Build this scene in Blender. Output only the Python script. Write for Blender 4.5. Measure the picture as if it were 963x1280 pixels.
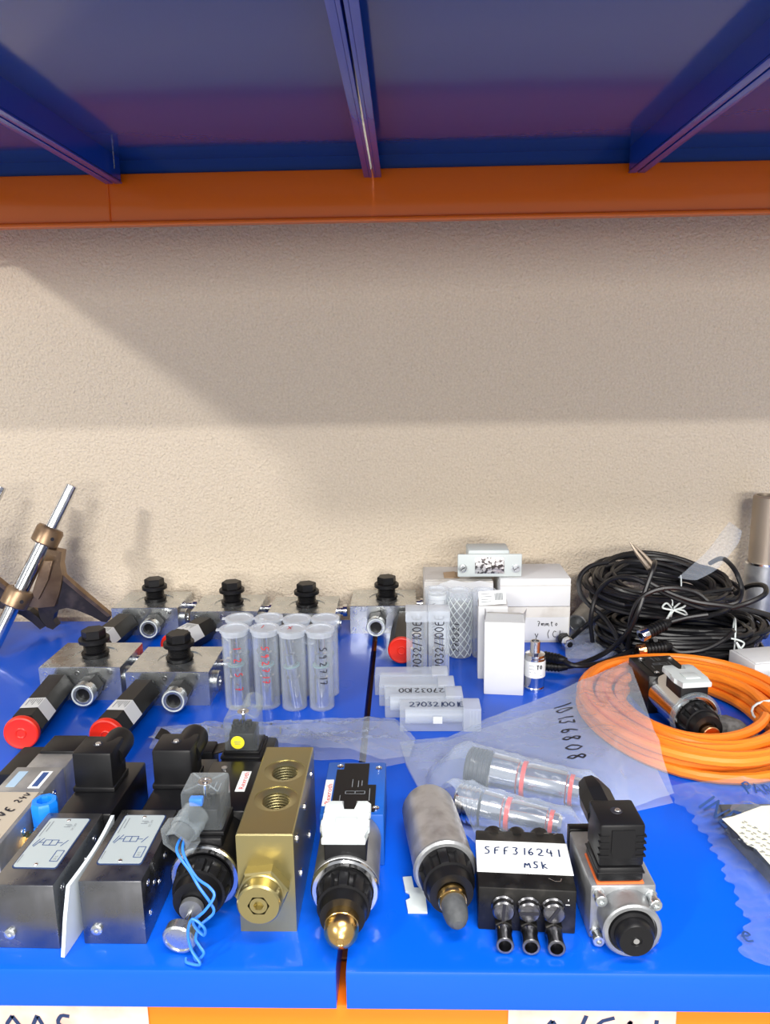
import bpy, bmesh, math, random
from mathutils import Vector, Matrix, noise
random.seed(7)
PI = math.pi
for o in list(bpy.data.objects): bpy.data.objects.remove(o)
SC = bpy.context.scene
COL = SC.collection
# ------------------------------------------------------------------ camera
cam = bpy.data.objects.new('camera', bpy.data.cameras.new('camera'))
COL.objects.link(cam)
cam.data.sensor_fit = 'VERTICAL'; cam.data.sensor_height = 36; cam.data.lens = 950/1280*36
cam.data.clip_start = .02
cam.matrix_world = (Matrix.Translation((0, -.432, .40)) @ Matrix.Rotation(math.radians(1.6), 4, 'Z')
    @ Matrix.Rotation(math.radians(90-11.6), 4, 'X') @ Matrix.Rotation(math.radians(-.83), 4, 'Z'))
SC.camera = cam
# ------------------------------------------------------------------ world, lamps, exposure
W = bpy.data.worlds.new('world'); SC.world = W; W.use_nodes = True
W.node_tree.nodes['Background'].inputs[0].default_value = (.94, .96, 1, 1)
W.node_tree.nodes['Background'].inputs[1].default_value = .40
def area_lamp(name, loc, target, sx, sy, watts, color):
    l = bpy.data.lights.new(name, 'AREA'); l.shape = 'RECTANGLE'; l.size = sx; l.size_y = sy
    l.energy = watts; l.color = color
    o = bpy.data.objects.new(name, l); COL.objects.link(o); o.location = loc
    o.rotation_euler = (Vector(target)-Vector(loc)).to_track_quat('-Z', 'Y').to_euler()
    return o
area_lamp('ceiling_lamp', (-3.0, -3.20, 2.40), (0, .4, .1), .35, .18, 82, (1, .97, .92))
area_lamp('ceiling_lamp', (.10, -5.30, 2.58), (0, .5, .2), 1.2, .10, 96, (1, .97, .93))
area_lamp('ceiling_lamp', (1.0, -2.3, 2.15), (.1, .3, .1), 1.4, .16, 48, (1, .97, .93))
area_lamp('far_fill_light', (.8, -6.2, 1.0), (0, .6, .3), 3.2, .7, 150, (1, .96, .90))  # added soft low light that fills the shelf's shadow on the wall
area_lamp('ceiling_lamp', (.25, -.80, 2.30), (0, .1, 0), 1.3, .30, 40, (1, .98, .95))
SC.view_settings.view_transform = 'Standard'; SC.view_settings.look = 'None'
SC.view_settings.gamma = 1; SC.view_settings.use_curve_mapping = False
SC.view_settings.exposure = .42
# ------------------------------------------------------------------ materials
def mat(name, col, rough=.5, metal=0, spec=.5, coat=0, bump=None, mottle=None, trans=None, emis=None, rough_noise=None, aniso=None):
    m = bpy.data.materials.new(name); m.use_nodes = True
    nt = m.node_tree; b = nt.nodes['Principled BSDF']
    b.inputs['Base Color'].default_value = (*col, 1); b.inputs['Roughness'].default_value = rough
    b.inputs['Metallic'].default_value = metal; b.inputs['Specular IOR Level'].default_value = spec
    b.inputs['Coat Weight'].default_value = coat; b.inputs['Coat Roughness'].default_value = .08
    tc = nt.nodes.new('ShaderNodeTexCoord')
    def nz(scale, detail=3, stretch=None):
        n = nt.nodes.new('ShaderNodeTexNoise'); n.inputs['Scale'].default_value = scale; n.inputs['Detail'].default_value = detail
        src = tc.outputs['Object']
        if stretch:
            mp = nt.nodes.new('ShaderNodeMapping'); mp.inputs['Scale'].default_value = stretch
            nt.links.new(src, mp.inputs['Vector']); src = mp.outputs[0]
        nt.links.new(src, n.inputs['Vector']); return n
    if mottle:   # (second colour, scale, contrast low, high)
        c2, sc, lo, hi = mottle[:4]
        n = nz(sc, 4, mottle[4] if len(mottle) > 4 else None)
        r = nt.nodes.new('ShaderNodeMapRange'); r.inputs[1].default_value = lo; r.inputs[2].default_value = hi
        mx = nt.nodes.new('ShaderNodeMix'); mx.data_type = 'RGBA'
        mx.inputs[6].default_value = (*col, 1); mx.inputs[7].default_value = (*c2, 1)
        nt.links.new(n.outputs[0], r.inputs[0]); nt.links.new(r.outputs[0], mx.inputs[0])
        nt.links.new(mx.outputs[2], b.inputs['Base Color'])
    if rough_noise:
        sc, lo, hi = rough_noise
        n = nz(sc); r = nt.nodes.new('ShaderNodeMapRange'); r.inputs[1].default_value = .35; r.inputs[2].default_value = .65
        r.inputs[3].default_value = lo; r.inputs[4].default_value = hi
        nt.links.new(n.outputs[0], r.inputs[0]); nt.links.new(r.outputs[0], b.inputs['Roughness'])
    if bump:     # (scale, strength, distance)
        n = nz(bump[0], 5, bump[3] if len(bump) > 3 else None)
        bp = nt.nodes.new('ShaderNodeBump'); bp.inputs['Strength'].default_value = bump[1]; bp.inputs['Distance'].default_value = bump[2]
        nt.links.new(n.outputs[0], bp.inputs['Height']); nt.links.new(bp.outputs[0], b.inputs['Normal'])
    if trans is not None:   # see-through film or thin plastic: mix with a transparent shader
        out = nt.nodes['Material Output']
        t = nt.nodes.new('ShaderNodeBsdfTransparent'); t.inputs[0].default_value = (*trans[1], 1)
        lw = nt.nodes.new('ShaderNodeLayerWeight'); lw.inputs['Blend'].default_value = .28
        r = nt.nodes.new('ShaderNodeMapRange'); r.inputs[3].default_value = trans[0]; r.inputs[4].default_value = trans[2]
        nt.links.new(lw.outputs['Facing'], r.inputs[0])
        mx = nt.nodes.new('ShaderNodeMixShader')
        nt.links.new(r.outputs[0], mx.inputs[0]); nt.links.new(t.outputs[0], mx.inputs[1]); nt.links.new(b.outputs[0], mx.inputs[2])
        nt.links.new(mx.outputs[0], out.inputs['Surface'])
    return m
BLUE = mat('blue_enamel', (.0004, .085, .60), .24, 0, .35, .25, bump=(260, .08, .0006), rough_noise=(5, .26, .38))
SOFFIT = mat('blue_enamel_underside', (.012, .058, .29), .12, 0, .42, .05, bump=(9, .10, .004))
ORANGE = mat('orange_enamel', (.97, .18, .003), .30, 0, .5, .3, bump=(6, .06, .003))
PLASTER = mat('rough_plaster', (.74, .64, .505), .92, 0, .2, bump=(260, 1, .0040), mottle=((.65, .55, .425), 300, .35, .68))
FLOOR = mat('concrete_floor', (.35, .34, .32), .6, mottle=((.25, .25, .24), 6, .4, .6))
ZINC = mat('galvanised_steel', (.62, .645, .65), .27, .92, bump=(70, .04, .0005, (1, 9, 1)), mottle=((.54, .57, .58), 40, .35, .65), rough_noise=(45, .2, .36))
STEEL = mat('ground_steel', (.21, .215, .23), .25, .97, bump=(60, .12, .0004, (14, 1, 1)), rough_noise=(60, .24, .42))
POLISH = mat('polished_steel', (.72, .73, .75), .14, 1, bump=(50, .05, .0005))
ALU = mat('cast_aluminium', (.42, .43, .44), .42, .75, bump=(500, .25, .0005), mottle=((.33, .34, .35), 60, .4, .6))
OLDCOIL = mat('tarnished_coil_can', (.50, .49, .48), .42, .75, mottle=((.36, .34, .33), 75, .42, .68), bump=(160, .15, .0005))
BRASSZ = mat('yellow_passivated_steel', (.45, .38, .17), .28, .9, mottle=((.40, .36, .19), 24, .35, .65), bump=(60, .06, .0005))
BRASS = mat('turned_brass', (.72, .47, .17), .24, 1, bump=(220, .06, .0004, (1, 1, 6)))
COPPER = mat('copper', (.82, .42, .20), .22, 1)
BLACKP = mat('black_plastic', (.006, .006, .007), .40, 0, .32, bump=(600, .1, .0003))
BLACKG = mat('black_coil_moulding', (.005, .005, .006), .28, 0, .35)
BLACKM = mat('black_oxide_steel', (.028, .027, .026), .34, .75, mottle=((.07, .065, .06), 60, .52, .75), rough_noise=(70, .25, .5))
SCREWM = mat('dark_bright_steel', (.20, .20, .21), .26, 1)
RUBBER = mat('dark_rubber', (.05, .055, .06), .7, mottle=((.09, .095, .10), 120, .4, .7))
RUBG = mat('grey_rubber', (.16, .155, .15), .75, bump=(240, .5, .001), mottle=((.09, .085, .08), 120, .4, .6))
BLACKC = mat('black_cable_jacket', (.008, .008, .010), .36, 0, .4, bump=(90, .1, .0005))
ORCAB = mat('orange_cable_jacket', (.93, .235, .018), .40, 0, .45, bump=(50, .08, .0006))
WHITEP = mat('white_plastic', (.62, .68, .68), .4, 0, .4)
FOAM = mat('white_foam', (.62, .69, .73), .8)
CARD = mat('white_cardboard', (.66, .67, .68), .75, bump=(30, .1, .001), mottle=((.64, .65, .67), 30, .4, .65))
CARDG = mat('greyish_cardboard', (.56, .545, .52), .8, mottle=((.40, .37, .33), 26, .5, .75), bump=(30, .1, .001))
KRAFT = mat('cardboard_edge', (.42, .30, .19), .85)
PAPER = mat('paper', (.72, .74, .74), .7)
YPAPER = mat('cream_paper', (.72, .70, .56), .8, bump=(25, .25, .002))
PLATE = mat('silver_nameplate', (.46, .53, .55), .40, .3)
SILVERL = mat('crumpled_silver_foil', (.75, .74, .74), .3, .8, mottle=((.12, .11, .11), 170, .5, .56), bump=(160, .8, .002))
PAINTG = mat('pale_grey_paint', (.52, .57, .57), .45)
GREYP = mat('grey_painted_cover', (.42, .46, .48), .5)
TAPE = mat('masking_tape', (.38, .33, .26), .8, bump=(80, .2, .0006))
BLUEP = mat('bright_blue_plastic', (.005, .19, .80), .38)
BLUEW = mat('blue_wire', (.03, .20, .75), .4)
VBLUE = mat('valve_blue_paint', (.006, .09, .42), .4)
NAVY = mat('dark_blue_print', (.02, .06, .20), .6)
RED = mat('red_plastic_cap', (.74, .022, .006), .42)
REDP = mat('red_print', (.62, .03, .03), .6)
YEL = mat('yellow_sticker', (.90, .78, .03), .5)
ORGK = mat('orange_gasket', (.70, .14, .03), .6)
INK = mat('black_marker_ink', (.012, .012, .02), .6)
INKB = mat('dark_blue_marker_ink', (.012, .03, .10), .6)
PGREY = mat('grey_print', (.20, .22, .24), .6)
BRONZE = mat('cast_bronze_brown', (.30, .205, .125), .38, .8, mottle=((.20, .13, .08), 40, .4, .65), bump=(140, .25, .0008))
DARKCAST = mat('dark_cast_iron', (.045, .038, .034), .42, .5, mottle=((.09, .07, .06), 50, .5, .7), bump=(140, .2, .0008))
TANP = mat('dull_tan_metal', (.34, .28, .22), .45, .6)
CUP = mat('frosted_clear_plastic', (.74, .80, .86), .28, 0, .5, trans=(.07, (.96, .97, .99), .50))
CUPM = mat('frosted_square_plastic', (.74, .80, .86), .28, 0, .5, trans=(.19, (.96, .97, .99), .62))
STIFF = mat('blue_enamel_stiffener', (.005, .05, .42), .22, 0, .5, .3)
CUPL = mat('frosted_plastic_lid', (.76, .81, .87), .3, 0, .5, trans=(.38, (.93, .95, .98), .8))
CLEAR = mat('clear_plastic', (.50, .55, .58), .08, 0, .8, trans=(.045, (.95, .97, .98), .55))
FILM = mat('milky_film', (.66, .76, .88), .20, 0, .8, trans=(.17, (.94, .95, .98), .62))
FILMR = mat('clear_bag_film', (.50, .60, .76), .12, 0, .9, trans=(.06, (.95, .96, .98), .55))
FILMC = mat('clear_crinkled_film', (.64, .72, .84), .12, 0, .9, trans=(.15, (.95, .96, .98), .66))
# ------------------------------------------------------------------ mesh helpers
def basis(d):
    d = Vector(d).normalized()
    u = Vector((0, 0, 1)).cross(d)
    u = Vector((1, 0, 0)) if u.length < 1e-4 else u.normalized()
    return u, d.cross(u).normalized(), d
class B:
    def __init__(s): s.bm = bmesh.new()
    def face(s, pts):
        try: s.bm.faces.new([s.bm.verts.new(p) for p in pts])
        except ValueError: pass
    def box(s, x0, x1, y0, y1, z0, z1, bev=0, seg=2):
        r = bmesh.ops.create_cube(s.bm, size=1)
        for v in r['verts']:
            v.co = Vector((x0+(v.co.x+.5)*(x1-x0), y0+(v.co.y+.5)*(y1-y0), z0+(v.co.z+.5)*(z1-z0)))
        if bev:
            es = list({e for v in r['verts'] for e in v.link_edges})
            bmesh.ops.bevel(s.bm, geom=es, offset=bev, segments=seg, profile=.5, affect='EDGES')
        return s
    def obox(s, o, ux, uy, uz, bev=0):      # oriented box: origin corner and three edge vectors
        o, ux, uy, uz = map(Vector, (o, ux, uy, uz))
        r = bmesh.ops.create_cube(s.bm, size=1)
        for v in r['verts']:
            a = v.co+Vector((.5, .5, .5)); v.co = o+ux*a.x+uy*a.y+uz*a.z
        if bev:
            es = list({e for v in r['verts'] for e in v.link_edges})
            bmesh.ops.bevel(s.bm, geom=es, offset=bev, segments=2, profile=.5, affect='EDGES')
        return s
    def lathe(s, p, d, prof, n=28, fn=None, phase=0):   # prof: (distance along d, radius)
        u, v, d = basis(d); p = Vector(p); rings = []
        for t, r in prof:
            c = p+d*t
            if r < 1e-6: rings.append([s.bm.verts.new(c)]); continue
            ring = []
            for k in range(n):
                a = 2*PI*k/n+phase; rr = r*(fn(t, a) if fn else 1)
                ring.append(s.bm.verts.new(c+(u*math.cos(a)+v*math.sin(a))*rr))
            rings.append(ring)
        for a, b in zip(rings, rings[1:]):
            if len(a) == 1 and len(b) == 1: continue
            for k in range(n):
                k2 = (k+1) % n
                f = [a[0], b[k2], b[k]] if len(a) == 1 else [a[k], a[k2], b[0]] if len(b) == 1 else [a[k], a[k2], b[k2], b[k]]
                s.bm.faces.new(f)
        return s
    def cyl(s, p0, p1, r, r2=None, n=24, bev=0, phase=0):
        p0, p1 = Vector(p0), Vector(p1); L = (p1-p0).length; r2 = r if r2 is None else r2
        if bev: pr = [(0, 0), (0, r-bev), (bev, r), (L-bev, r2), (L, r2-bev), (L, 0)]
        else: pr = [(0, 0), (0, r), (L, r2), (L, 0)]
        return s.lathe(p0, p1-p0, pr, n, phase=phase)
    def hexa(s, p0, p1, r, bev=.0006, phase=0): return s.cyl(p0, p1, r, n=6, bev=bev, phase=phase)
    def pipe(s, p0, p1, r, ri, depth=None, n=24, phase=0, nh=None):   # open bore at p1
        p0, p1 = Vector(p0), Vector(p1); L = (p1-p0).length; dp = depth or L*.8
        return s.lathe(p0, p1-p0, [(0, 0), (0, r), (L-.0006, r), (L, r-.0006), (L, ri+.0005), (L-.0006, ri), (L-dp, ri), (L-dp, 0)], n, phase=phase)
    def tube(s, pts, r, n=8, closed=False, caps=True):
        pts = [Vector(p) for p in pts]; N = len(pts); rings = []
        t0 = (pts[1]-pts[0]).normalized(); u, v, _ = basis(t0)
        for i, p in enumerate(pts):
            t = (pts[(i+1) % N]-pts[i-1]) if closed else (pts[min(i+1, N-1)]-pts[max(i-1, 0)])
            t.normalize(); u = (u-t*u.dot(t)).normalized(); v = t.cross(u)
            rr = r[i] if isinstance(r, (list, tuple)) else r
            rings.append([s.bm.verts.new(p+(u*math.cos(2*PI*k/n)+v*math.sin(2*PI*k/n))*rr) for k in range(n)])
        for i in range(N if closed else N-1):
            a, b = rings[i], rings[(i+1) % N]
            for k in range(n): s.bm.faces.new([a[k], a[(k+1) % n], b[(k+1) % n], b[k]])
        if caps and not closed:
            s.bm.faces.new(rings[0][::-1]); s.bm.faces.new(rings[-1])
        return s
    def prism(s, poly, h, frame=None, bev=0):    # poly in 2D, extruded by h along the frame's third axis
        o, ax, ay, az = frame or (Vector(), Vector((1, 0, 0)), Vector((0, 1, 0)), Vector((0, 0, 1)))
        a = [s.bm.verts.new(o+ax*x+ay*y) for x, y in poly]; b = [s.bm.verts.new(o+ax*x+ay*y+az*h) for x, y in poly]
        n = len(poly); fs = [s.bm.faces.new(a[::-1]), s.bm.faces.new(b)]
        fs += [s.bm.faces.new([a[i], a[(i+1) % n], b[(i+1) % n], b[i]]) for i in range(n)]
        if bev:
            es = list({e for f in fs[:2] for e in f.edges})
            bmesh.ops.bevel(s.bm, geom=es, offset=bev, segments=2, profile=.5, affect='EDGES')
        return s
    def drilled(s, x0, x1, y0, y1, z0, z1, holes, bev=.0008, n=32):
        """block whose top face carries real round holes: holes = (cx, cy, [(radius, depth), ...])"""
        b = bev; bm = s.bm
        low = [bm.verts.new(p) for p in ((x0, y0, z0), (x1, y0, z0), (x1, y1, z0), (x0, y1, z0))]
        mid = [bm.verts.new(p) for p in ((x0, y0, z1-b), (x1, y0, z1-b), (x1, y1, z1-b), (x0, y1, z1-b))]
        top = [bm.verts.new(p) for p in ((x0+b, y0+b, z1), (x1-b, y0+b, z1), (x1-b, y1-b, z1), (x0+b, y1-b, z1))]
        bm.faces.new(low[::-1])
        for i in range(4):
            j = (i+1) % 4
            bm.faces.new([low[i], low[j], mid[j], mid[i]]); bm.faces.new([mid[i], mid[j], top[j], top[i]])
        edges = [bm.edges.get((top[i], top[(i+1) % 4])) for i in range(4)]
        for cx, cy, rs in holes:
            prev = None
            for q, (r, dz) in enumerate(rs):
                ring = [bm.verts.new((cx+r*math.cos(2*PI*k/n), cy+r*math.sin(2*PI*k/n), z1-dz)) for k in range(n)]
                if prev is None: edges += [bm.edges.new((ring[k], ring[(k+1) % n])) for k in range(n)]
                else:
                    for k in range(n): bm.faces.new([prev[k], ring[k], ring[(k+1) % n], prev[(k+1) % n]])
                prev = ring
            bm.faces.new(prev)
        bmesh.ops.triangle_fill(bm, use_beauty=True, edges=edges, normal=(0, 0, 1))
        return s
    def xf(s, M):
        bmesh.ops.transform(s.bm, matrix=M, verts=s.bm.verts); return s
    def build(s, name, m, parent=None, smooth=32, recalc=True, M=None):
        if M is not None: s.xf(M)
        if recalc: bmesh.ops.recalc_face_normals(s.bm, faces=s.bm.faces)
        me = bpy.data.meshes.new(name); s.bm.to_mesh(me); s.bm.free()
        if smooth:
            me.shade_smooth(); me.set_sharp_from_angle(angle=math.radians(smooth))
        me.materials.append(m)
        o = bpy.data.objects.new(name, me); COL.objects.link(o)
        if parent: o.parent = parent
        return o
def tag(o, label, cat, group=None, kind=None):
    o['label'] = label; o['category'] = cat
    if group: o['group'] = group
    if kind: o['kind'] = kind
    return o
def thing(name, label, cat, loc=(0, 0, 0), rz=0, group=None, rot=None):
    o = bpy.data.objects.new(name, None); COL.objects.link(o); o.empty_display_size = .02
    o.location = loc; o.rotation_euler = rot or (0, 0, math.radians(rz))
    return tag(o, label, cat, group)
def kids(o): return [c for c in bpy.data.objects if c.parent == o]
def dup(root, loc, label, rz=None):
    def cp(o, par):
        c = o.copy(); COL.objects.link(c); c.parent = par
        for k in kids(o): cp(k, c)
        return c
    src = kids(root); r = root.copy(); COL.objects.link(r); r.location = loc; r['label'] = label
    if rz is not None: r.rotation_euler.z = math.radians(rz)
    for k in src: cp(k, r)
    return r
def P(o, u, v, n=None, lift=.0003):   # plane mapping for writing: (u, v) in metres
    o, u, v = Vector(o), Vector(u).normalized(), Vector(v).normalized()
    nn = (Vector(n) if n else u.cross(v)).normalized()
    return lambda a, b: o+u*a+v*b+nn*lift
# stroke letters for marker writing, on a 1 x 1.5 cell
G = {'0': [[(.5,1.4),(.15,1.1),(.1,.5),(.4,.05),(.8,.3),(.85,1),(.5,1.4)]], '1': [[(.5,1.4),(.45,0)]],
 '2': [[(.1,1.1),(.4,1.4),(.8,1.1),(.6,.6),(.1,.1),(.95,.1)]], '3': [[(.15,1.35),(.8,1.3),(.4,.8),(.8,.5),(.5,.05),(.1,.2)]],
 '4': [[(.3,1.4),(.1,.6),(.9,.65)],[(.75,1.1),(.65,-.1)]], '5': [[(.9,1.4),(.3,1.35),(.25,.85),(.75,.75),(.7,.2),(.1,.05)]],
 '6': [[(.75,1.4),(.25,.8),(.15,.3),(.5,0),(.8,.3),(.6,.65),(.2,.45)]], '7': [[(.1,1.3),(.85,1.35),(.35,0)],[(.3,.7),(.8,.75)]],
 '8': [[(.8,1.2),(.4,1.4),(.2,1.1),(.8,.4),(.5,0),(.15,.3),(.8,1.2)]], '9': [[(.8,1.1),(.4,1.4),(.2,1),(.5,.75),(.8,1.1),(.65,0)]],
 'E': [[(.9,1.4),(.2,1.3),(.15,.1),(.85,.05)],[(.2,.75),(.7,.8)]], 'S': [[(.85,1.3),(.4,1.4),(.2,1),(.75,.6),(.6,.1),(.1,.1)]],
 'F': [[(.9,1.4),(.25,1.3),(.15,0)],[(.2,.7),(.7,.75)]], 'M': [[(0,0),(.2,1.1),(.5,.4),(.85,1.15),(1,0)]],
 'K': [[(.2,1.4),(.15,0)],[(.8,1),(.2,.6),(.85,0)]], 'V': [[(.05,1.3),(.4,0),(.9,1.4)]], 'A': [[(0,0),(.5,1.4),(.9,0)],[(.2,.5),(.75,.5)]],
 'L': [[(.2,1.4),(.15,.1),(.8,.05)]], 'Y': [[(.1,1.4),(.45,.75),(.85,1.4)],[(.45,.75),(.4,0)]], 'C': [[(.85,1.2),(.4,1.4),(.1,.7),(.4,.05),(.85,.2)]],
 'I': [[(.5,1.4),(.45,0)]], 'T': [[(.05,1.35),(.95,1.4)],[(.5,1.35),(.45,0)]], 'O': [[(.5,1.3),(.1,.8),(.4,.1),(.85,.6),(.5,1.3)]],
 '/': [[(.8,1.5),(.2,-.1)]], '(': [[(.7,1.6),(.3,.8),(.6,-.2)]], 'a': [[(.8,.8),(.4,.9),(.15,.4),(.4,.05),(.75,.5),(.8,.8),(.85,.05)]],
 'e': [[(.15,.5),(.75,.55),(.5,.9),(.15,.6),(.3,.1),(.8,.1)]], 'l': [[(.4,1.4),(.4,.1),(.6,.05)]], 'm': [[(0,.8),(.05,0),(.1,.7),(.4,.8),(.45,0),(.5,.7),(.8,.8),(.9,0)]],
 't': [[(.4,1.3),(.4,.1),(.7,.1)],[(.1,.9),(.75,.95)]], 'X': [[(.1,1.3),(.85,.1)],[(.85,1.35),(.1,.05)]], ' ': [], '-': [[(.1,.7),(.9,.75)]],
 'c': [[(.8,.8),(.4,.9),(.15,.4),(.4,.05),(.8,.15)]], 'r': [[(.2,.85),(.2,0)],[(.2,.6),(.7,.85)]], 'o': [[(.5,.9),(.15,.5),(.4,.05),(.8,.4),(.5,.9)]],
 'y': [[(.1,.85),(.45,.2)],[(.85,.9),(.2,-.5)]], 'n': [[(.15,.85),(.2,0),(.2,.6),(.6,.85),(.75,0)]]}
def write(text, f, h, wd, m, name='handwriting', parent=None, jit=.06, adv=1.15, sub=3):
    b = B(); sc = h/1.4; x = 0; rr = random.Random(len(text)*7+3)
    for ch in text:
        for st in G.get(ch, []):
            pts = [Vector((x+(p[0]+rr.uniform(-jit, jit))*sc*.85, (p[1]+rr.uniform(-jit, jit))*sc)) for p in st]
            fine = []
            for a, c in zip(pts, pts[1:]):
                for q in range(sub): fine.append(a.lerp(c, q/sub))
            fine.append(pts[-1])
            # soften the corners
            fine = [fine[0]]+[(fine[i-1]+fine[i]*2+fine[i+1])/4 for i in range(1, len(fine)-1)]+[fine[-1]]
            prev = None
            for i, p in enumerate(fine):
                t = (fine[min(i+1, len(fine)-1)]-fine[max(i-1, 0)])
                t = t.normalized() if t.length > 1e-9 else Vector((1, 0))
                nn = Vector((-t.y, t.x))*wd/2
                cur = (b.bm.verts.new(f(*(p+nn))), b.bm.verts.new(f(*(p-nn))))
                if prev: b.bm.faces.new([prev[0], prev[1], cur[1], cur[0]])
                prev = cur
        x += adv*sc*(.6 if ch in '1I' else 1)
    return b.build(name, m, parent, smooth=0, recalc=False)
_fc = {}
def letters(text, f, h, m, name='lettering', parent=None, width=None):
    if text not in _fc:
        c = bpy.data.curves.new('t', 'FONT'); c.body = text; c.size = 1; c.resolution_u = 2
        o = bpy.data.objects.new('t', c); COL.objects.link(o)
        me = bpy.data.meshes.new_from_object(o.evaluated_get(bpy.context.evaluated_depsgraph_get()))
        _fc[text] = ([tuple(v.co) for v in me.vertices], [tuple(p.vertices) for p in me.polygons])
        bpy.data.objects.remove(o); bpy.data.curves.remove(c); bpy.data.meshes.remove(me)
    vs, fs = _fc[text]; s = h/.7; xm = max(v[0] for v in vs)
    sx = (width/xm) if width else s
    b = B(); bv = [b.bm.verts.new(f(v[0]*sx, v[1]*s)) for v in vs]
    for q in fs:
        try: b.bm.faces.new([bv[i] for i in q])
        except ValueError: pass
    return b.build(name, m, parent, smooth=0, recalc=False)
def lines(f, segs, wd, m, name='print', parent=None):    # flat printed strokes
    b = B()
    for x0, y0, x1, y1 in segs:
        t = Vector((x1-x0, y1-y0)).normalized(); n = Vector((-t.y, t.x))*wd/2
        b.face([f(x0+n.x, y0+n.y), f(x0-n.x, y0-n.y), f(x1-n.x, y1-n.y), f(x1+n.x, y1+n.y)])
    return b.build(name, m, parent, smooth=0, recalc=False)
def rrect(x0, x1, y0, y1, r, n=4):
    o = []
    for cx, cy, a0 in ((x1-r, y1-r, 0), (x0+r, y1-r, 90), (x0+r, y0+r, 180), (x1-r, y0+r, 270)):
        for k in range(n+1):
            a = math.radians(a0+90*k/n); o.append((cx+r*math.cos(a), cy+r*math.sin(a)))
    return o
def spline(pts, per=10, closed=False):
    pts = [Vector(p) for p in pts]; N = len(pts); out = []
    for i in range(N if closed else N-1):
        g = (lambda k: pts[k % N]) if closed else (lambda k: pts[max(0, min(N-1, k))])
        a, b, c, d = g(i-1), g(i), g(i+1), g(i+2)
        for q in range(per):
            t = q/per
            out.append(.5*((2*b)+(c-a)*t+(2*a-5*b+4*c-d)*t*t+(3*b-a-3*c+d)*t**3))
    if not closed: out.append(pts[-1])
    return out
def knurl(nf, depth, t0, t1):
    def fn(t, a):
        if t < t0 or t > t1: return 1
        return 1-depth*max(0, math.cos(nf*a))**.6 if math.cos(nf*a) > 0 else 1
    return fn
# ------------------------------------------------------------------ the setting
def struct(name, b, m):
    o = b.build(name, m); o['kind'] = 'structure'; return o
struct('wall_back', B().box(-2.6, 2.6, .72, .80, -1.0, 1.6), PLASTER)
struct('floor', B().box(-2.6, 2.6, -3.2, .72, -1.05, -1.0), FLOOR)
# ------------------------------------------------------------------ shelving
def lower_panel(name, x0, x1, label):
    t = thing(name, label, 'shelf', (0, 0, 0), 0, 'blue steel shelf panels')
    b = B()
    prof = [(.688, -.03), (.688, -.0015), (.6865, 0), (.0045, 0), (.0013, -.0013), (0, -.0045), (0, -.029), (.012, -.029)]
    for xs in ((x0, x1),):
        for (ya, za), (yb, zb) in zip(prof, prof[1:]):
            b.face([(x0, ya, za), (x1, ya, za), (x1, yb, zb), (x0, yb, zb)])
    bmesh.ops.remove_doubles(b.bm, verts=b.bm.verts, dist=1e-5)
    bmesh.ops.recalc_face_normals(b.bm, faces=b.bm.faces)
    bmesh.ops.solidify(b.bm, geom=b.bm.faces[:], thickness=.0012)
    b.build('deck', BLUE, t)
    for x in (x0, x1-.0012):
        B().box(x, x+.0012, .0045, .686, -.029, -.0014).build('side_lip', BLUE, t)
    return t
lower_panel('shelf_panel', -.78, -.0495, 'lower blue steel shelf panel left of the dark seam, holding valves and cups')
lower_panel('shelf_panel', -.0425, .76, 'lower blue steel shelf panel right of the dark seam, holding cables and bags')
def beam(name, y0, y1, z0, z1, label, x0=-.78):
    t = thing(name, label, 'beam', (0, 0, 0), 0, None)
    B().box(x0, .76, y0, y1, z0, z1, .003).build('beam_tube', ORANGE, t)
    return t
bf = beam('rack_beam', .004, .045, -.13, -.0305, 'orange front rack beam under the lower shelf with paper labels')
beam('rack_beam', .64, .682, -.13, -.0315, 'orange rear rack beam hidden under the back of the lower shelf')
bu = beam('rack_beam', .64, .682, .581, .643, 'orange rear rack beam carrying the upper shelf against the wall', x0=-.69)
B().box(-.69, .76, .634, .640, .5765, .5815, .0015).build('bottom_step', ORANGE, bu)
B().box(-.395, -.3935, .6385, .6402, .583, .640).build('weld_line', ORANGE, bu)
beam('rack_beam', -.036, -.001, .583, .643, 'orange front rack beam of the upper shelf above the camera', x0=-.69)
tt = thing('seam_closure', 'added brown strip under the seam between the lower panels, keeping it dark', 'beam', (-.046, 0, 0), 0)  # strip added below the seam to hide the lit floor and darken it
B().box(-.018, .018, .046, .638, -.060, -.0305, .002).build('bar', mat('seam_closure_brown', (.16, .05, .025), .6), tt)
def paper_label(x0, x1, segs, text, label):
    t = thing('paper_label', label, 'label', (x0, .0034, -.060), 0)
    B().box(0, x1-x0, -.0006, 0, -.03, .029).build('sheet', mat('pink_tinged_paper', (.78, .55, .47), .8, mottle=((.62, .40, .33), 40, .45, .7)), t)
    write(text, P((.006, -.0006, -.002), (1, 0, 0), (0, 0, 1), (0, -1, 0)), .024, .0028, INKB, 'handwriting', t, adv=1.0)
    return t
paper_label(-.32, -.179, None, 'TOOOS', 'stained paper label with handwriting on the front beam, left end')
paper_label(.066, .178, None, 'MO/EOI', 'stained paper label with handwriting on the front beam, right of the centre')
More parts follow.
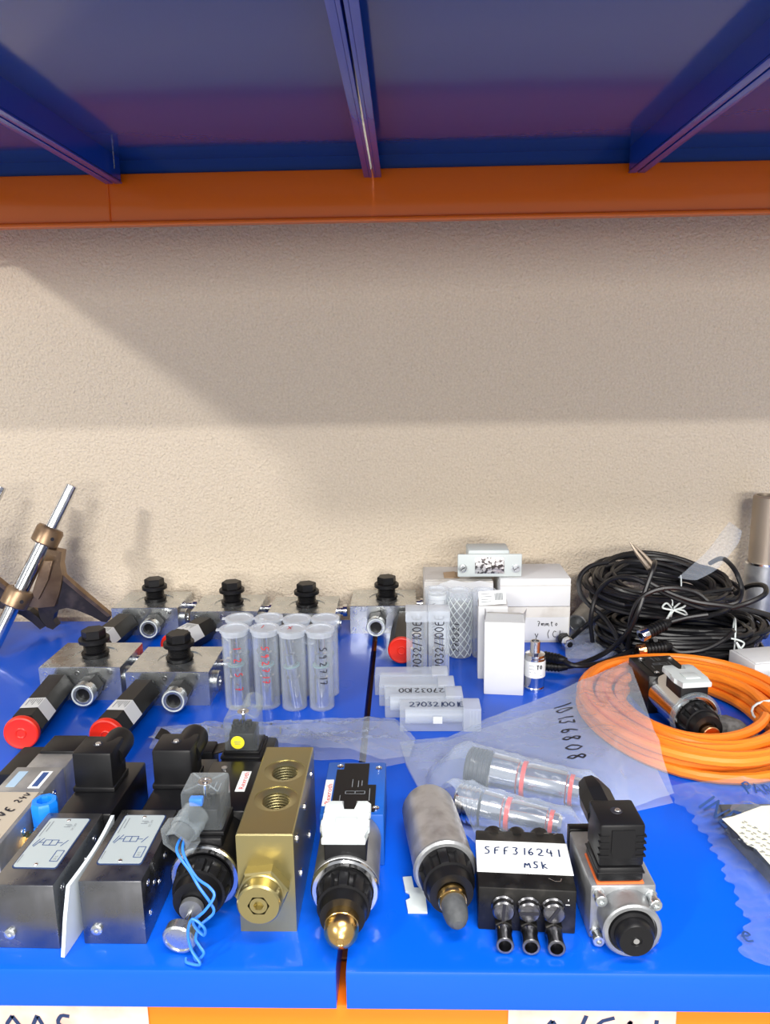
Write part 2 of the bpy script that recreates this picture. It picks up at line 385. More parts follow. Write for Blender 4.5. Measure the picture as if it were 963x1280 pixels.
def upper_panel(x0, x1, stiff, label):
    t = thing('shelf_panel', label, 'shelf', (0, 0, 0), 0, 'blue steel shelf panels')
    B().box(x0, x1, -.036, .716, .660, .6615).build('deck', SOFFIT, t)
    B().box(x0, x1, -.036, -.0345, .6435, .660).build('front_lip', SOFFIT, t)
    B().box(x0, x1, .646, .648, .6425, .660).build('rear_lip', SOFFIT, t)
    for x, s in ((x0, 1), (x1, -1)):
        xa, xb = sorted((x, x+s*.0035)); B().box(xa, xb, .006, .636, .630, .660, .0006).build('side_lip', STIFF, t)
        xa, xb = sorted((x+s*.0035, x+s*.0105)); B().box(xa, xb, .006, .634, .630, .6325, .0006).build('side_flange', STIFF, t)
    for x in stiff:
        b = B(); w = .011
        b.box(x-w, x-w+.0016, .01, .632, .632, .660); b.box(x+w-.0016, x+w, .01, .632, .632, .660)
        b.box(x-w, x-.0012, .01, .636, .629, .6315, .0006); b.box(x+.0012, x+w, .01, .636, .629, .6315, .0006)
        b.build('stiffener', STIFF, t)
        B().cyl((x+.015, .60, .640), (x+.015, .60, .6601), .0009, n=8).build('rivet', ZINC, t)
    return t
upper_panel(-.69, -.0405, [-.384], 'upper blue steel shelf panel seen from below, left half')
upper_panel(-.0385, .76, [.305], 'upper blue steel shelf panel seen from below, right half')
# ------------------------------------------------------------------ manifold valves (zinc blocks with black fittings)
def hexrot(b, *a, **k): return b
def manifold(x, y, label, lx=-.024, zx=.016, L=.116, yaw=0, sticker=True, redcap=True, name='manifold_valve', z0=0):
    t = thing(name, label, 'valve', (x, y, z0), 0, 'galvanised manifold valves in two rows')
    h = .042; zz = .021
    B().drilled(-.049, .049, 0, .08, 0, h, [(.004, .040, [(.0265, 0), (.0265, .0012), (.0155, .0012), (.0155, .010)])]).build('block', ZINC, t)
    # socket screws in the front face, and the round plug on the side
    for sx, sz in ((-.0415, .034), (-.003, .034), (.037, .036), (-.043, .007)):
        B().lathe((sx, .0002, sz), (0, -1, 0), [(0, .003), (.0006, .003), (.0006, .0016), (0, .0014), (0, 0)], 14).build('screw', POLISH, t)
    B().lathe((.049, .030, .018), (1, 0, 0), [(0, .0125), (.004, .0125), (.005, .0115), (.005, .006), (.002, .0055), (.002, 0)], 24).build('side_plug', ZINC, t)
    B().lathe((.049, .066, .024), (1, 0, 0), [(0, .006), (.006, .006), (.006, .009), (.012, .009), (.013, .008), (.013, 0)], 16).build('side_port', POLISH, t)
    pc = (.004, .040)
    b = B()
    pr = [(-.009, 0), (-.009, .0145), (.0015, .0145), (.0015, .0165), (.004, .0165), (.005, .0125)]
    for k in range(5): pr += [(.006+k*.0022, .0135), (.0071+k*.0022, .0122)]
    pr += [(.0172, .0122), (.0178, .0185), (.022, .0185), (.023, .0175), (.023, 0)]
    b.lathe((pc[0], pc[1], h), (0, 0, 1), pr, 28)
    b.build('threaded_plug', BLACKP, t)
    b = B(); b.hexa((pc[0], pc[1], h+.0225), (pc[0], pc[1], h+.0335), .0145, .0012, phase=.3); b.build('hex_head', BLACKP, t)
    a = math.radians(yaw); d = Vector((math.sin(a), -math.cos(a), 0))
    p0 = Vector((lx, 0, zz)); R = .0185
    b = B(); b.lathe(p0, d, [(-.001, 0), (-.001, .011), (.002, .0115), (.009, R), (L-.003, R), (L, R-.002), (L, 0)], 6, phase=0)
    b.build('long_hex_body', BLACKP, t, smooth=20)
    if redcap:
        b = B(); e = p0+d*(L-.0005)
        b.lathe(e, d, [(0, 0), (0, .0178), (.0035, .0182), (.0055, .0175), (.0062, .016), (.0055, .0135), (.0055, .006), (.0062, .005), (.0055, .004), (.0055, 0)], 32)
        b.build('red_cap', RED, t)
    if sticker:
        b = B(); u, v, dd = basis(d); e = p0+d*(L-.045)
        for k in (0, 1):
            q = []
            for kk, tt in ((k, 0), (k+1, 0), (k+1, .024), (k, .024)):
                an = 2*PI*kk/6; q.append(e+d*tt+(u*math.cos(an)+v*math.sin(an))*(R+.0004))
            if max(p.z for p in q) > zz+.002: b.face(q)
        b.build('sticker', PAPER, t, smooth=0)
        an0, an1 = (2*PI*1/6, 2*PI*2/6)
        q0 = e+(u*math.cos(an0)+v*math.sin(an0))*(R+.0007); q1 = e+(u*math.cos(an1)+v*math.sin(an1))*(R+.0007)
        f = P(q0, (q1-q0), d, Vector((0, 0, 1)), 0)
        lines(f, [(.002+.0022*k, .003, .002+.0022*k, .018-(k % 3)*.004) for k in range(7)], .0009, PGREY, 'sticker_print', t)
    # short hex adapter with an open zinc end
    z = Vector((zx, 0, zz)); dz = Vector((0, -1, 0))
    B().lathe(z, dz, [(-.001, 0), (-.001, .009), (.004, .0145), (.024, .0145), (.026, .012), (.026, 0)], 6, phase=.15).build('hex_adapter', BLACKP, t, smooth=20)
    B().pipe(z+dz*.022, z+dz*.033, .0138, .0082, .012, 28).build('zinc_end', ZINC, t)
    B().lathe(z+dz*.033, dz, [(-.0105, .0095), (-.0015, .0095), (.0006, .0118), (.0006, .0126), (-.001, .0132)], 28).build('seat_ring', WHITEP, t)
    return t
manifold(-.391, .408, 'zinc manifold valve, front left, with red capped tube reaching furthest left', yaw=6, L=.118)
manifold(-.281, .393, 'zinc manifold valve of the front pair, beside the upright frosted tubes', yaw=-3, L=.108)
manifold(-.386, .625, 'zinc manifold valve in the back row nearest the bronze fork', lx=-.025, zx=.016, yaw=-4, L=.112)
manifold(-.264, .607, 'second zinc manifold valve of the back row, behind the front pair', lx=-.022, zx=.018, yaw=-20, L=.084)
manifold(-.151, .596, 'third zinc manifold valve of the back row, right behind the frosted tubes', yaw=-4, L=.09, redcap=False)
manifold(-.034, .628, 'zinc manifold valve, right end of the back row, red capped tube at right', lx=.033, zx=-.010, yaw=-3, L=.115, sticker=False)
# ------------------------------------------------------------------ ground steel valves with nameplates (left front)
def din_plug(t, x0, x1, y0, y1, z0, z1, m, gl=None, screw=True, ribs=True, name='connector_plug'):
    b = B().box(x0, x1, y0, y1, z0, z1, .0022)
    o = b.build(name, m, t)
    B().box(x0-.0012, x1+.0012, y0-.001, y1+.001, z0-.0005, z0+.004, .001).build('gasket_collar', m, o)
    if ribs:
        b = B()
        for k in range(4):
            zz = z0+.012+k*.004
            b.box(x0-.0004, x0+.006, y0-.0006, y0+.002, zz, zz+.0014); b.box(x1-.006, x1+.0004, y0-.0006, y0+.002, zz, zz+.0014)
        b.build('grip_ribs', m, o)
    if screw:
        cx, cy = (x0+x1)/2, (y0+y1)/2
        B().lathe((cx, cy, z1), (0, 0, 1), [(0.0002, .0042), (.0008, .0036), (-.0006+.0008, .0032), (.0003, 0)], 20).build('screw_hole', INK, o)
        B().lathe((cx, cy, z1+.0002), (0, 0, 1), [(.0002, .0026), (.0008, .0022), (.0008, 0)], 14).build('screw', POLISH, o)
    return o
def plate_valve(x, y, lab, w=.044, d=.084, h=.050, rz=0, po=.003):
    t = thing('directional_valve', lab, 'valve', (x, y, 0), rz, 'steel bodied valves with nameplates')
    b = B().box(-w/2, w/2, 0, d, 0, h, .0009); b.build('steel_body', STEEL, t)
    pw = .0165
    o = B().prism(rrect(-pw, pw, .017, .076, .0025), .0006, (Vector((0, 0, h-.0001)), Vector((1, 0, 0)), Vector((0, 1, 0)), Vector((0, 0, 1)))).build('plate_border', INKB, t, smooth=0)
    o = B().prism(rrect(-pw+.0009, pw-.0009, .0179, .0751, .002), .0009, (Vector((0, 0, h)), Vector((1, 0, 0)), Vector((0, 1, 0)), Vector((0, 0, 1)))).build('nameplate', PLATE, t, smooth=0)
    f = P((0, 0, h+.0009), (1, 0, 0), (0, 1, 0), lift=.0002)
    sg = [(-.006, .042, .004, .042), (-.006, .048, .004, .048), (-.006, .042, -.006, .048), (.004, .042, .004, .048), (-.001, .042, -.001, .048),
          (-.010, .045, -.006, .045), (.004, .045, .008, .045), (-.012, .040, -.008, .050), (.008, .041, .011, .048), (-.011, .049, -.013, .041),
          (.008, .024, .0135, .024), (.008, .036, .0135, .036), (.008, .024, .008, .036), (.0135, .024, .0135, .036)]
    lines(f, sg, .0006, NAVY, 'schematic', o)
    g = P((-.013, .072, h+.0009), (1, 0, 0), (0, 1, 0), lift=.0002)
    lines(f, [(-.0135, .052, -.0135, .070), (-.011, .058, -.011, .071), (0, .067, .005, .067), (0, .064, .005, .064), (.002, .0655, .006, .0655), (-.0145, .022, -.0145, .031)], .0007, PGREY, 'plate_print', o)
    letters('DC 24V', P((.0085, .060, h+.0009), (0, 1, 0), (-1, 0, 0), (0, 0, 1), .0002), .0018, PGREY, 'plate_print', o)
    letters('315', P((.0118, .0255, h+.0009), (0, 1, 0), (-1, 0, 0), (0, 0, 1), .0002), .0022, PGREY, 'plate_print', o)
    for py in (.0205, .0725):
        B().lathe((0, py, h+.0008), (0, 0, 1), [(0, .0017), (.0007, .0012), (.0009, 0)], 12).build('rivet', POLISH, o)
    B().lathe((-.012, .0004, .012), (0, -1, 0), [(0, .0042), (.0016, .0040), (.0022, .003), (.0022, .0017), (.001, .0015), (.001, 0)], 18).build('front_screw', ZINC, t)
    for py, pz in ((.012, .040), (.012, .016), (.024, .031), (.034, .024), (.050, .034), (.066, .040)):
        B().lathe((w/2-.0002, py, pz), (1, 0, 0), [(0, .0026), (.0006, .0026), (.0006, .0015), (.0002, .0013), (.0002, 0)], 14).build('side_screw', POLISH, t)
    B().box(po-.0175, po+.026, d+.0005, d+.080, 0, h-.001, .002).build('coil_housing', BLACKG, t)
    c = din_plug(t, po-.0165, po+.0165, d+.031, d+.061, h-.0005, h+.034, BLACKP, ribs=False)
    B().lathe((po+.006, d+.050, h+.021), (.12, 1, .16), [(0, 0), (0, .013), (.022, .012), (.026, .0105), (.028, .007), (.028, 0)], 24).build('cable_gland', BLACKP, c)
    return t
plate_valve(-.2645, .018, 'leftmost steel valve with silver nameplate and black plug behind', rz=-1, po=.002)
plate_valve(-.2055, .0225, 'steel valve with silver nameplate standing right of the white foam sheet', po=.010)
# foam sheet between the two steel valves
tf = []
b = B()
N = 12
for i in range(N+1):
    s_ = i/N; y = .010+.085*s_; bend = .0022*math.sin(PI*s_)
    tf.append([(-.2385+bend+.001*s_, y, .0006), (-.2350+bend+.0007*s_, y+.002, .030), (-.2325+bend-.002*s_, y+.006, .0515-.003*s_)])
for dx in (0,):
    for r0, r1 in zip(tf, tf[1:]):
        for k in range(2): b.face([r0[k], r1[k], r1[k+1], r0[k+1]])
bmesh.ops.remove_doubles(b.bm, verts=b.bm.verts, dist=1e-6)
bmesh.ops.recalc_face_normals(b.bm, faces=b.bm.faces)
bmesh.ops.solidify(b.bm, geom=b.bm.faces[:], thickness=.0026)
tag(b.build('foam_sheet', FOAM), 'thin white foam sheet wedged upright between the two nameplate valves', 'packing')
# ------------------------------------------------------------------ long grey pneumatic valve at the left edge
t = thing('pneumatic_valve', 'long grey pneumatic valve with taped top and marker writing at the left edge', 'valve', (-.3245, .062, 0), 0)
B().box(-.022, .020, 0, .072, 0, .048, .001).build('body', ALU, t)
B().box(-.022, .020, .0725, .112, 0, .048, .001).build('middle_block', ALU, t)
B().box(-.015, .020, .1125, .137, 0, .047, .001).build('end_block', ALU, t)
B().box(-.014, .019, .1375, .168, 0, .049, .0015).build('black_coil', BLACKP, t)
B().box(-.046, -.0145, .120, .170, 0, .036, .0015).build('black_plug', BLACKP, t)
tp = B().box(-.021, .017, .006, .0715, .048, .0484).build('masking_tape', TAPE, t)
write('VALVE', P((-.001, .016, .0486), (.35, 1, 0), (-1, .35, 0), (0, 0, 1)), .0085, .0016, INK, 'handwriting', tp)
write('24V', P((.0085, .055, .0486), (.35, 1, 0), (-1, .35, 0), (0, 0, 1)), .0062, .0012, INK, 'handwriting', tp)
B().box(-.018, -.011, .016, .052, .0485, .0488).build('blue_stripe', mat('blue_stripe', (.10, .26, .62), .6), tp)
B().box(.004, .014, .078, .104, .0479, .0484).build('white_label', PAPER, t)
B().box(.0065, .0115, .080, .102, .0484, .0486).build('label_bar', NAVY, t)
B().box(-.016, -.008, .080, .104, .0479, .0483).build('pale_blue_label', mat('pale_blue_label', (.32, .45, .58), .5), t)
for py in (.036, .060, .090):
    B().lathe((.0200, py, .036), (1, 0, 0), [(0, .003), (.0006, .003), (.0006, .0015), (.0002, .0013), (.0002, 0)], 14).build('screw', POLISH, t)
B().lathe((.012, .012, .048), (0, 0, 1), [(0, .003), (.0008, .003), (.0008, .0015), (.0003, .0013), (.0003, 0)], 14).build('screw', INK, t)
B().lathe((.0195, .038, .026), (1, 0, 0), [(0, .0075), (.003, .0075), (.003, .006), (.0045, .006), (.0045, 0)], 6).build('brass_hex', BRASS, t)
B().cyl((.0225, .038, .026), (.0235, .038, .026), .004).build('brass_neck', BRASS, t)
# blue elbow fitting
t = thing('elbow_fitting', 'bright blue plastic elbow fitting standing behind the leftmost nameplate valve', 'fitting', (-.2935, .114, .0), 0)
B().lathe((0, 0, 0), (0, 0, 1), [(0, 0), (0, .006), (.022, .006), (.022, 0)], 16).build('stem', BLUEP, t)
B().box(-.008, .008, -.0075, .0075, .018, .033, .0015).build('square_base', BLUEP, t)
B().lathe((0, 0, .033), (0, 0, 1), [(0, 0), (0, .0075), (.001, .0095), (.018, .0100), (.0205, .009), (.0205, .0055), (.014, .0045), (.014, 0)], 24, fn=lambda t_, a: 1+.06*(1 if math.cos(8*a) > .3 else 0)).build('ribbed_nut', BLUEP, t)
B().lathe((-.001, -.0075, .0255), (-.15, -1, 0), [(0, 0), (0, .005), (.012, .005), (.012, .0065), (.018, .0065), (.018, 0)], 20).build('brass_nipple', BRASS, t)
# spring clip with two curled wings behind the second plug
t = thing('clip_bracket', 'black bracket with two curled steel wings behind the second black plug', 'bracket', (-.195, .222, 0), 0)
for s_ in (-1, 1):
    b = B(); pts = [(s_*.010, .038), (s_*.020, .040), (s_*.028, .044), (s_*.036, .052), (s_*.041, .054)]
    for (xa, za), (xb, zb) in zip(pts, pts[1:]):
        b.face([(xa, -.008, za), (xb, -.008, zb), (xb, .010, zb), (xa, .010, za)])
    bmesh.ops.remove_doubles(b.bm, verts=b.bm.verts, dist=1e-6)
    bmesh.ops.solidify(b.bm, geom=b.bm.faces[:], thickness=.0012)
    b.build('wing', BLACKM, t)
B().box(-.013, .013, -.010, .012, 0, .041, .002).build('post', BLACKP, t)
b = B(); b.lathe((-.028, -.018, .013), (-.25, 1, .1), [(0, 0), (0, .008), (.010, .008), (.0105, .0088), (.013, .0088), (.0135, .008), (.024, .008), (.0245, .0088), (.027, .0088), (.0275, .008), (.036, .008), (.036, 0)], 20)
b.build('steel_sleeve', BLACKM, t)
# ------------------------------------------------------------------ solenoid parts shared by the coil valves
def coil_nose(t, y0, z, r, canm, L, ring=True, x=0, rear=False):
    """round coil can from y0 forward (towards -y) by L, ending in a bright rim"""
    b = B(); d = (0, -1, 0)
    b.lathe((x, y0, z), d, [(0, 0), (0, r), (L-.006, r), (L-.006, r+.0003), (L-.002, r+.0003), (L, r-.002), (L, r-.0055), (L-.003, r-.006), (L-.003, 0)], 40)
    return b.build('coil_can', canm, t)
def knurled_nut(t, y0, z, r, L, x=0, m=None, nf=10, name='knurled_nut'):
    b = B(); d = (0, -1, 0)
    def fn(tt, a):
        if tt < .0025 or tt > L*.62: return 1
        return 1-.13*(1 if math.cos(nf*a) > .2 else 0)
    b.lathe((x, y0, z), d, [(0, 0), (0, r), (.0024, r), (.0026, r), (L*.3, r*.99), (L*.6, r*.95), (L*.63, r*.93), (L*.64, r*.84), (L, r*.78), (L, r*.5), (L-.003, r*.48), (L-.003, 0)], 80, fn=fn)
    return b.build(name, m or BLACKP, t, smooth=25)
def clear_plug(t, x0, x1, y0, y1, z0, z1, sticker=False, inner=BLACKP):
    b = B().box(x0, x1, y0, y1, z0, z1, .0022)
    o = b.build('clear_plug_housing', CLEAR, t)
    b = B().box(x0+.004, x1-.004, y0+.003, y1-.003, z0, z0+.016, .001)
    for k in range(3):
        xx = x0+.007+k*.006; b.cyl((xx, y0+.008, z0+.015), (xx, y0+.008, z0+.022), .0016, n=8); b.box(xx-.0025, xx+.0025, y1-.014, y1-.008, z0+.015, z0+.021, .0004)
    b.build('terminal_block', inner, o)
    cx, cy = (x0+x1)/2, (y0+y1)/2
    B().lathe((cx, cy, z1+.0001), (0, 0, 1), [(0, .0055), (.0007, .0053), (.0007, .0038), (.0003, .0036), (.0003, .0022), (.001, .002), (.001, 0)], 20).build('cover_screw', POLISH, o)
    B().cyl((cx, cy, z0+.016), (cx, cy, z1), .0016, n=10).build('screw_shank', POLISH, o)
    b = B()
    for ax, ay in ((x0+.003, y0+.003), (x1-.003, y0+.003), (x0+.003, y1-.003), (x1-.003, y1-.003)):
        b.tube([(cx+(ax-cx)*.25, cy+(ay-cy)*.25, z1+.0001), (ax, ay, z1+.0001)], .0006, 5)
    b.build('moulded_ribs', CLEAR, o)
    B().box(x0-.0012, x1+.0012, y0-.0012, y1+.0012, z0-.003, z0+.0006, .001).build('gasket', BLACKP, o)
    if sticker:
        B().lathe((cx-.003, y0-.0002, z0+.009), (0, -1, 0), [(0, .0062), (.0004, .006), (.0004, 0)], 24).build('yellow_sticker', YEL, o)
        lines(P((cx-.003, y0-.0006, z0+.009), (1, 0, 0), (0, 0, 1), (0, -1, 0)), [(-.003, .001, .003, .001), (-.0025, -.001, .0025, -.001)], .0006, PGREY, 'sticker_print', o)
    return o
# ---- black double solenoid valve with clear plugs
t = thing('solenoid_valve', 'black solenoid valve with clear plugs, loose blue wires and a steel push knob', 'valve', (-.150, .010, 0), 0, 'solenoid valves with round coils')
Z = .0262
cc = coil_nose(t, .090, Z, .0252, BLACKG, .042)
B().lathe((0, .0500, Z), (0, -1, 0), [(0, .0195), (0, .0256), (.002, .0256), (.003, .0245), (.003, .0215), (.001, .0195)], 40).build('steel_rim', POLISH, t)
knurled_nut(t, .048, Z-.002, .0205, .024, x=-.001)
B().lathe((-.004, .026, .019), (0, -1, 0), [(0, 0), (0, .0085), (.004, .0082), (.004, 0)], 24).build('grey_bush', ALU, t)
B().cyl((-.004, .023, .018), (-.006, .010, .0145), .0022, n=14).build('pin', POLISH, t)
B().lathe((-.006, .0105, .0145), (-.1, -1, -.15), [(0, 0), (0, .0085), (.002, .0115), (.0085, .0118), (.0098, .0108), (.0098, .0095), (.0088, .009), (.0088, 0)], 32).build('push_knob', ZINC, t)
B().box(-.022, .0285, .091, .166, 0, .0525, .0015).build('valve_body', BLACKG, t)
B().box(-.019, .027, .166, .222, 0, .047, .004).build('rear_coil', BLACKG, t)
pl = B().box(.008, .016, .118, .148, .0525, .0531).build('white_label', PAPER, t)
letters('Rexroth', P((.0145, .120, .0531), (0, 1, 0), (-1, 0, 0), (0, 0, 1), .0002), .0042, REDP, 'lettering', pl, width=.026)
lines(P((-.006, .118, .0525), (0, 1, 0), (-1, 0, 0), (0, 0, 1)), [(0, 0, .012, 0), (.001, .004, .014, .004), (.004, .008, .010, .008)], .0008, PGREY, 'print', t)
B().lathe((-.009, .154, .0525), (0, 0, 1), [(0, .0028), (.0008, .0026), (.0008, 0)], 14).build('screw', POLISH, t)
B().box(-.017, .013, .052, .090, .046, .0555, .002).build('plug_base', BLACKP, t)
c = clear_plug(t, -.017, .013, .056, .086, .0585, .0895)
B().box(-.012, -.002, .060, .066, .076, .082, .001).build('blue_insert', BLUEP, c)
B().lathe((-.006, .057, .073), (-.35, -1, -.30), [(0, .0105), (.006, .0105), (.0065, .0112), (.008, .0112), (.0085, .0105), (.011, .0105), (.0115, .0112), (.013, .0112), (.0135, .0105), (.016, .0108), (.016, .0095), (0, .0095)], 24).build('clear_gland', CLEAR, c)
B().lathe((-.0109, .0430, .0688), (-.35, -1, -.30), [(0, .0142), (.010, .0142), (.0115, .0130), (.0115, .0088), (0, .0088)], 6, phase=.4).build('gland_nut', CLEAR, c)
B().lathe((-.0109, .0430, .0688), (-.35, -1, -.30), [(0, .0075), (.0095, .0075), (.0095, .0072), (.002, .007), (.002, 0)], 20).build('gland_seal', RUBBER, c)
c = clear_plug(t, -.0155, .0150, .183, .213, .052, .0835, sticker=True)
B().box(-.019, .018, .178, .218, .046, .0495, .0015).build('plug_base', BLACKP, t)
B().lathe((.004, .208, .078), (.12, 1, .38), [(0, .0088), (.004, .0088), (.0045, .0096), (.006, .0096), (.0065, .0088), (.009, .0088), (.0095, .0096), (.011, .0096), (.0115, .009), (.017, .009), (.017, .0075), (0, .0075)], 24).build('clear_gland', CLEAR, c)
# blue wires hanging from the front plug
wp = [(-.012, .040, .066), (-.012, .025, .064), (.000, .014, .056), (.008, .006, .050), (.016, .003, .040), (.018, .001, .034), (.009, -.001, .026), (.006, -.003, .018), (.009, -.005, .0135), (.012, -.007, .0095), (.002, -.005, .004), (-.0015, .004, .0016)]
t2 = thing('blue_wires', 'pair of thin blue wires hanging from the clear plug down to the shelf', 'wire', (-.150, .010, 0), 0)
B().tube(spline([Vector(p)+Vector((0, .001, 0)) for p in wp[:-2]]+[(.020, -.008, .003), (.006, -.004, .0022), (.003, .001, .0022)][1:], 6), .0010, 6).build('wire', BLUEW, t2)
wp2 = [(-.009, .040, .067), (-.008, .026, .063), (.004, .012, .054), (.015, .006, .050), (.019, .002, .046), (.013, -.002, .038), (.005, -.003, .030), (.012, -.005, .022), (.014, -.008, .030), (.006, -.007, .036), (.002, -.006, .024), (.004, -.007, .012), (.010, -.010, .004), (.000, -.006, .0014), (-.002, -.002, .0014)]
B().tube(spline([Vector(p)+Vector((0, .001, 0)) for p in wp2], 6), .0010, 6).build('wire', BLUEW, t2)
B().tube([(.003, .001, .0022), (.000, .006, .0018)], .0006, 5).build('bare_end', POLISH, t2)
# ---- brass coloured port block
t = thing('port_block', 'gold coloured steel block with two threaded ports on top and a hex plug', 'valve block', (-.1005, .0355, 0), 0)
th = [(.0165, 0), (.0165, .0006), (.0128, .0010)]
for k in range(7): th += [(.0104, .0020+k*.0023), (.0122, .0031+k*.0023)]
th += [(.0105, .0175), (.0105, .036)]
B().drilled(-.0195, .0205, 0, .121, 0, .077, [(.0015, .044, th), (.002, .083, th)], .0009, 40).build('block', BRASSZ, t)
for hz, hy in ((.062, .018), (.060, .060), (.062, .103), (.025, .030), (.022, .080)):
    B().lathe((.0204, hy, hz), (1, 0, 0), [(0, .0034), (.0008, .0034), (.0008, .0018), (.0003, .0016), (.0003, 0)], 16).build('side_screw', POLISH, t)
hx = B().lathe((-.0015, 0, .0370), (0, -1, 0), [(-.0005, 0), (-.0005, .0175), (0, .0186), (.008, .0192), (.0095, .018), (.0098, 0)], 6, phase=.12).build('hex_flange', BRASSZ, t, smooth=20)
B().lathe((-.0015, -.0080, .0370), (0, -1, 0), [(0, 0), (0, .0158), (.0015, .0158), (.002, .0148), (.0035, .0148), (.004, .0152), (.011, .0152), (.0122, .0140), (.0122, .0060)], 36).build('round_cap', BRASSZ, t)
b = B(); b.lathe((-.0015, -.0202, .0370), (0, -1, 0), [(0, .0075), (0, .0036), (-.0045, .0034), (-.0045, 0)], 6); b.build('hex_socket', BRASSZ, t, smooth=0)
# ---- solenoid valve with blue body, white clip and gold dome
def solenoid(name, lab, loc, rz, body, tip, can=ALU, rear=.180):
    t = thing(name, lab, 'valve', loc, rz, 'solenoid valves with round coils'); Z = .0245
    coil_nose(t, .100, Z, .0242, can, .058)
    B().lathe((0, .0422, Z), (0, -1, 0), [(0, .020), (0, .0247), (.002, .0247), (.0034, .0235), (.0034, .0208), (.001, .020)], 40).build('rim', POLISH, t)
    knurled_nut(t, .0405, Z-.0015, .0200, .026)
    B().box(-.0245, .0265, .1005, rear, 0, .0455, .0012).build('valve_body', body, t)
    np = B().prism([(-.016, .104), (.019, .104), (.019, .142), (.012, .142), (.012, rear-.004), (-.010, rear-.004), (-.010, rear-.014), (-.016, rear-.014)][::1], .0010, (Vector((0, 0, .0454)), Vector((1, 0, 0)), Vector((0, 1, 0)), Vector((0, 0, 1)))).build('black_nameplate', BLACKP, t, smooth=0)
    f = P((0, 0, .0464), (1, 0, 0), (0, 1, 0), lift=.0002)
    lines(f, [(-.006, .132, .010, .132), (-.006, .128, .010, .128), (-.006, .128, -.006, .132), (.010, .128, .010, .132), (.002, .128, .002, .132), (.004, .138, .004, .148), (.007, .140, .007, .148), (.014, .118, .014, .136), (-.001, .138, -.001, .150), (-.010, .118, -.010, .126)], .0006, PGREY, 'print', np)
    for sx, sy in ((-.0135, rear-.009), (-.012, .108), (.020, .108), (.0205, rear-.012)):
        B().lathe((sx, sy, .0455), (0, 0, 1), [(0, .0028), (.0014, .0028), (.0016, .0018), (.0008, .0014), (.0008, 0)], 14).build('screw', POLISH, t)
    B().box(-.015, .0155, .046, .080, .030, .0580, .0015).build('plug_socket', BLACKP, t)
    return t, Z
def white_clip(t, z, y0=.045, y1=.092):
    pts = [(-.0165, y0), (.0150, y0), (.0155, y0+.012), (.0175, y0+.014), (.0175, y0+.022), (.0155, y0+.025), (.0160, y0+.030), (.0175, y0+.032), (.0175, y1-.004), (.0145, y1), (.006, y1), (.006, y1-.013),
           (-.004, y1-.013), (-.004, y1), (-.0150, y1), (-.0180, y1-.004), (-.0180, y0+.032), (-.0165, y0+.030), (-.0165, y0+.025), (-.0190, y0+.022), (-.0190, y0+.014), (-.0165, y0+.012)]
    o = B().prism(pts, .0060, (Vector((0, 0, z)), Vector((1, 0, 0)), Vector((0, 1, 0)), Vector((0, 0, 1))), .0012).build('white_plug_cover', WHITEP, t, smooth=40)
    B().box(-.008, .008, y0+.010, y0+.024, z+.0058, z+.0074, .0006).build('raised_pad', WHITEP, o)
    return o
t, Z = solenoid('solenoid_valve', 'blue bodied solenoid valve with white plug cover and a domed brass tip', (-.0460, .0065, 0), 0, VBLUE, None)
white_clip(t, .0575)
l = B().box(-.0240, -.0172, .112, .150, .0456, .0462).build('white_label', PAPER, t)
letters('Rexroth', P((-.0178, .113, .0462), (0, 1, 0), (-1, 0, 0), (0, 0, 1), .0002), .0042, REDP, 'lettering', l, width=.030)
B().lathe((0, .016, .0215), (0, -1, 0), [(0, 0), (0, .0118), (.008, .0118), (.0085, .0112), (.009, .0118), (.013, .0116), (.0165, .0100), (.0195, .0068), (.0215, .0035), (.0217, .0028), (.0212, .0022), (.0212, 0)], 36).build('brass_dome', BRASS, t)
# ---- loose coil can with black nut, brass collar and rubber tip
t = thing('solenoid_coil', 'loose tarnished solenoid coil with knurled black nut and dark rubber tip, no valve body', 'solenoid', (.0335, .022, 0), 7.5, 'solenoid valves with round coils')
Z = .0235
B().lathe((0, .136, Z), (0, -1, 0), [(0, 0), (0, .016), (.002, .0195), (.008, .0222), (.020, .0228), (.070, .0230), (.084, .0230), (.084, 0)], 40).build('coil_can', OLDCOIL, t)
B().lathe((0, .0525, Z), (0, -1, 0), [(0, .019), (0, .0238), (.0022, .0240), (.0040, .0225), (.0040, .0200), (.001, .019)], 40).build('rim', ALU, t)
knurled_nut(t, .050, Z-.001, .0205, .026, nf=9)
B().lathe((0, .0255, Z-.003), (0, -1, 0), [(0, 0), (0, .0102), (.001, .0108), (.0035, .0104), (.004, .0108), (.0065, .0104), (.0075, .0098), (.0075, .0088), (.005, 0)], 30).build('brass_collar', BRASS, t)
B().lathe((0, .0200, Z-.0035), (0, -1, -.1), [(0, 0), (0, .0088), (.009, .0090), (.015, .0080), (.0185, .0062), (.021, .0035), (.0215, 0)], 28).build('rubber_tip', RUBBER, t)
B().lathe((-.004, .136, Z+.002), (0, 1, 0), [(0, 0), (0, .007), (.004, .007), (.004, .0055), (.006, .0055), (.006, .0065), (.010, .0065), (.010, 0)], 16).build('rear_nipple', BLACKM, t)
B().prism([(-.030, .036), (-.016, .034), (-.014, .060), (-.022, .061), (-.022, .074), (-.029, .074), (-.029, .058), (-.0265, .056), (-.0265, .050), (-.030, .048)], .0016, (Vector((0, 0, .0002)), Vector((1, 0, 0)), Vector((0, 1, 0)), Vector((0, 0, 1)))).build('white_clip', WHITEP, t)
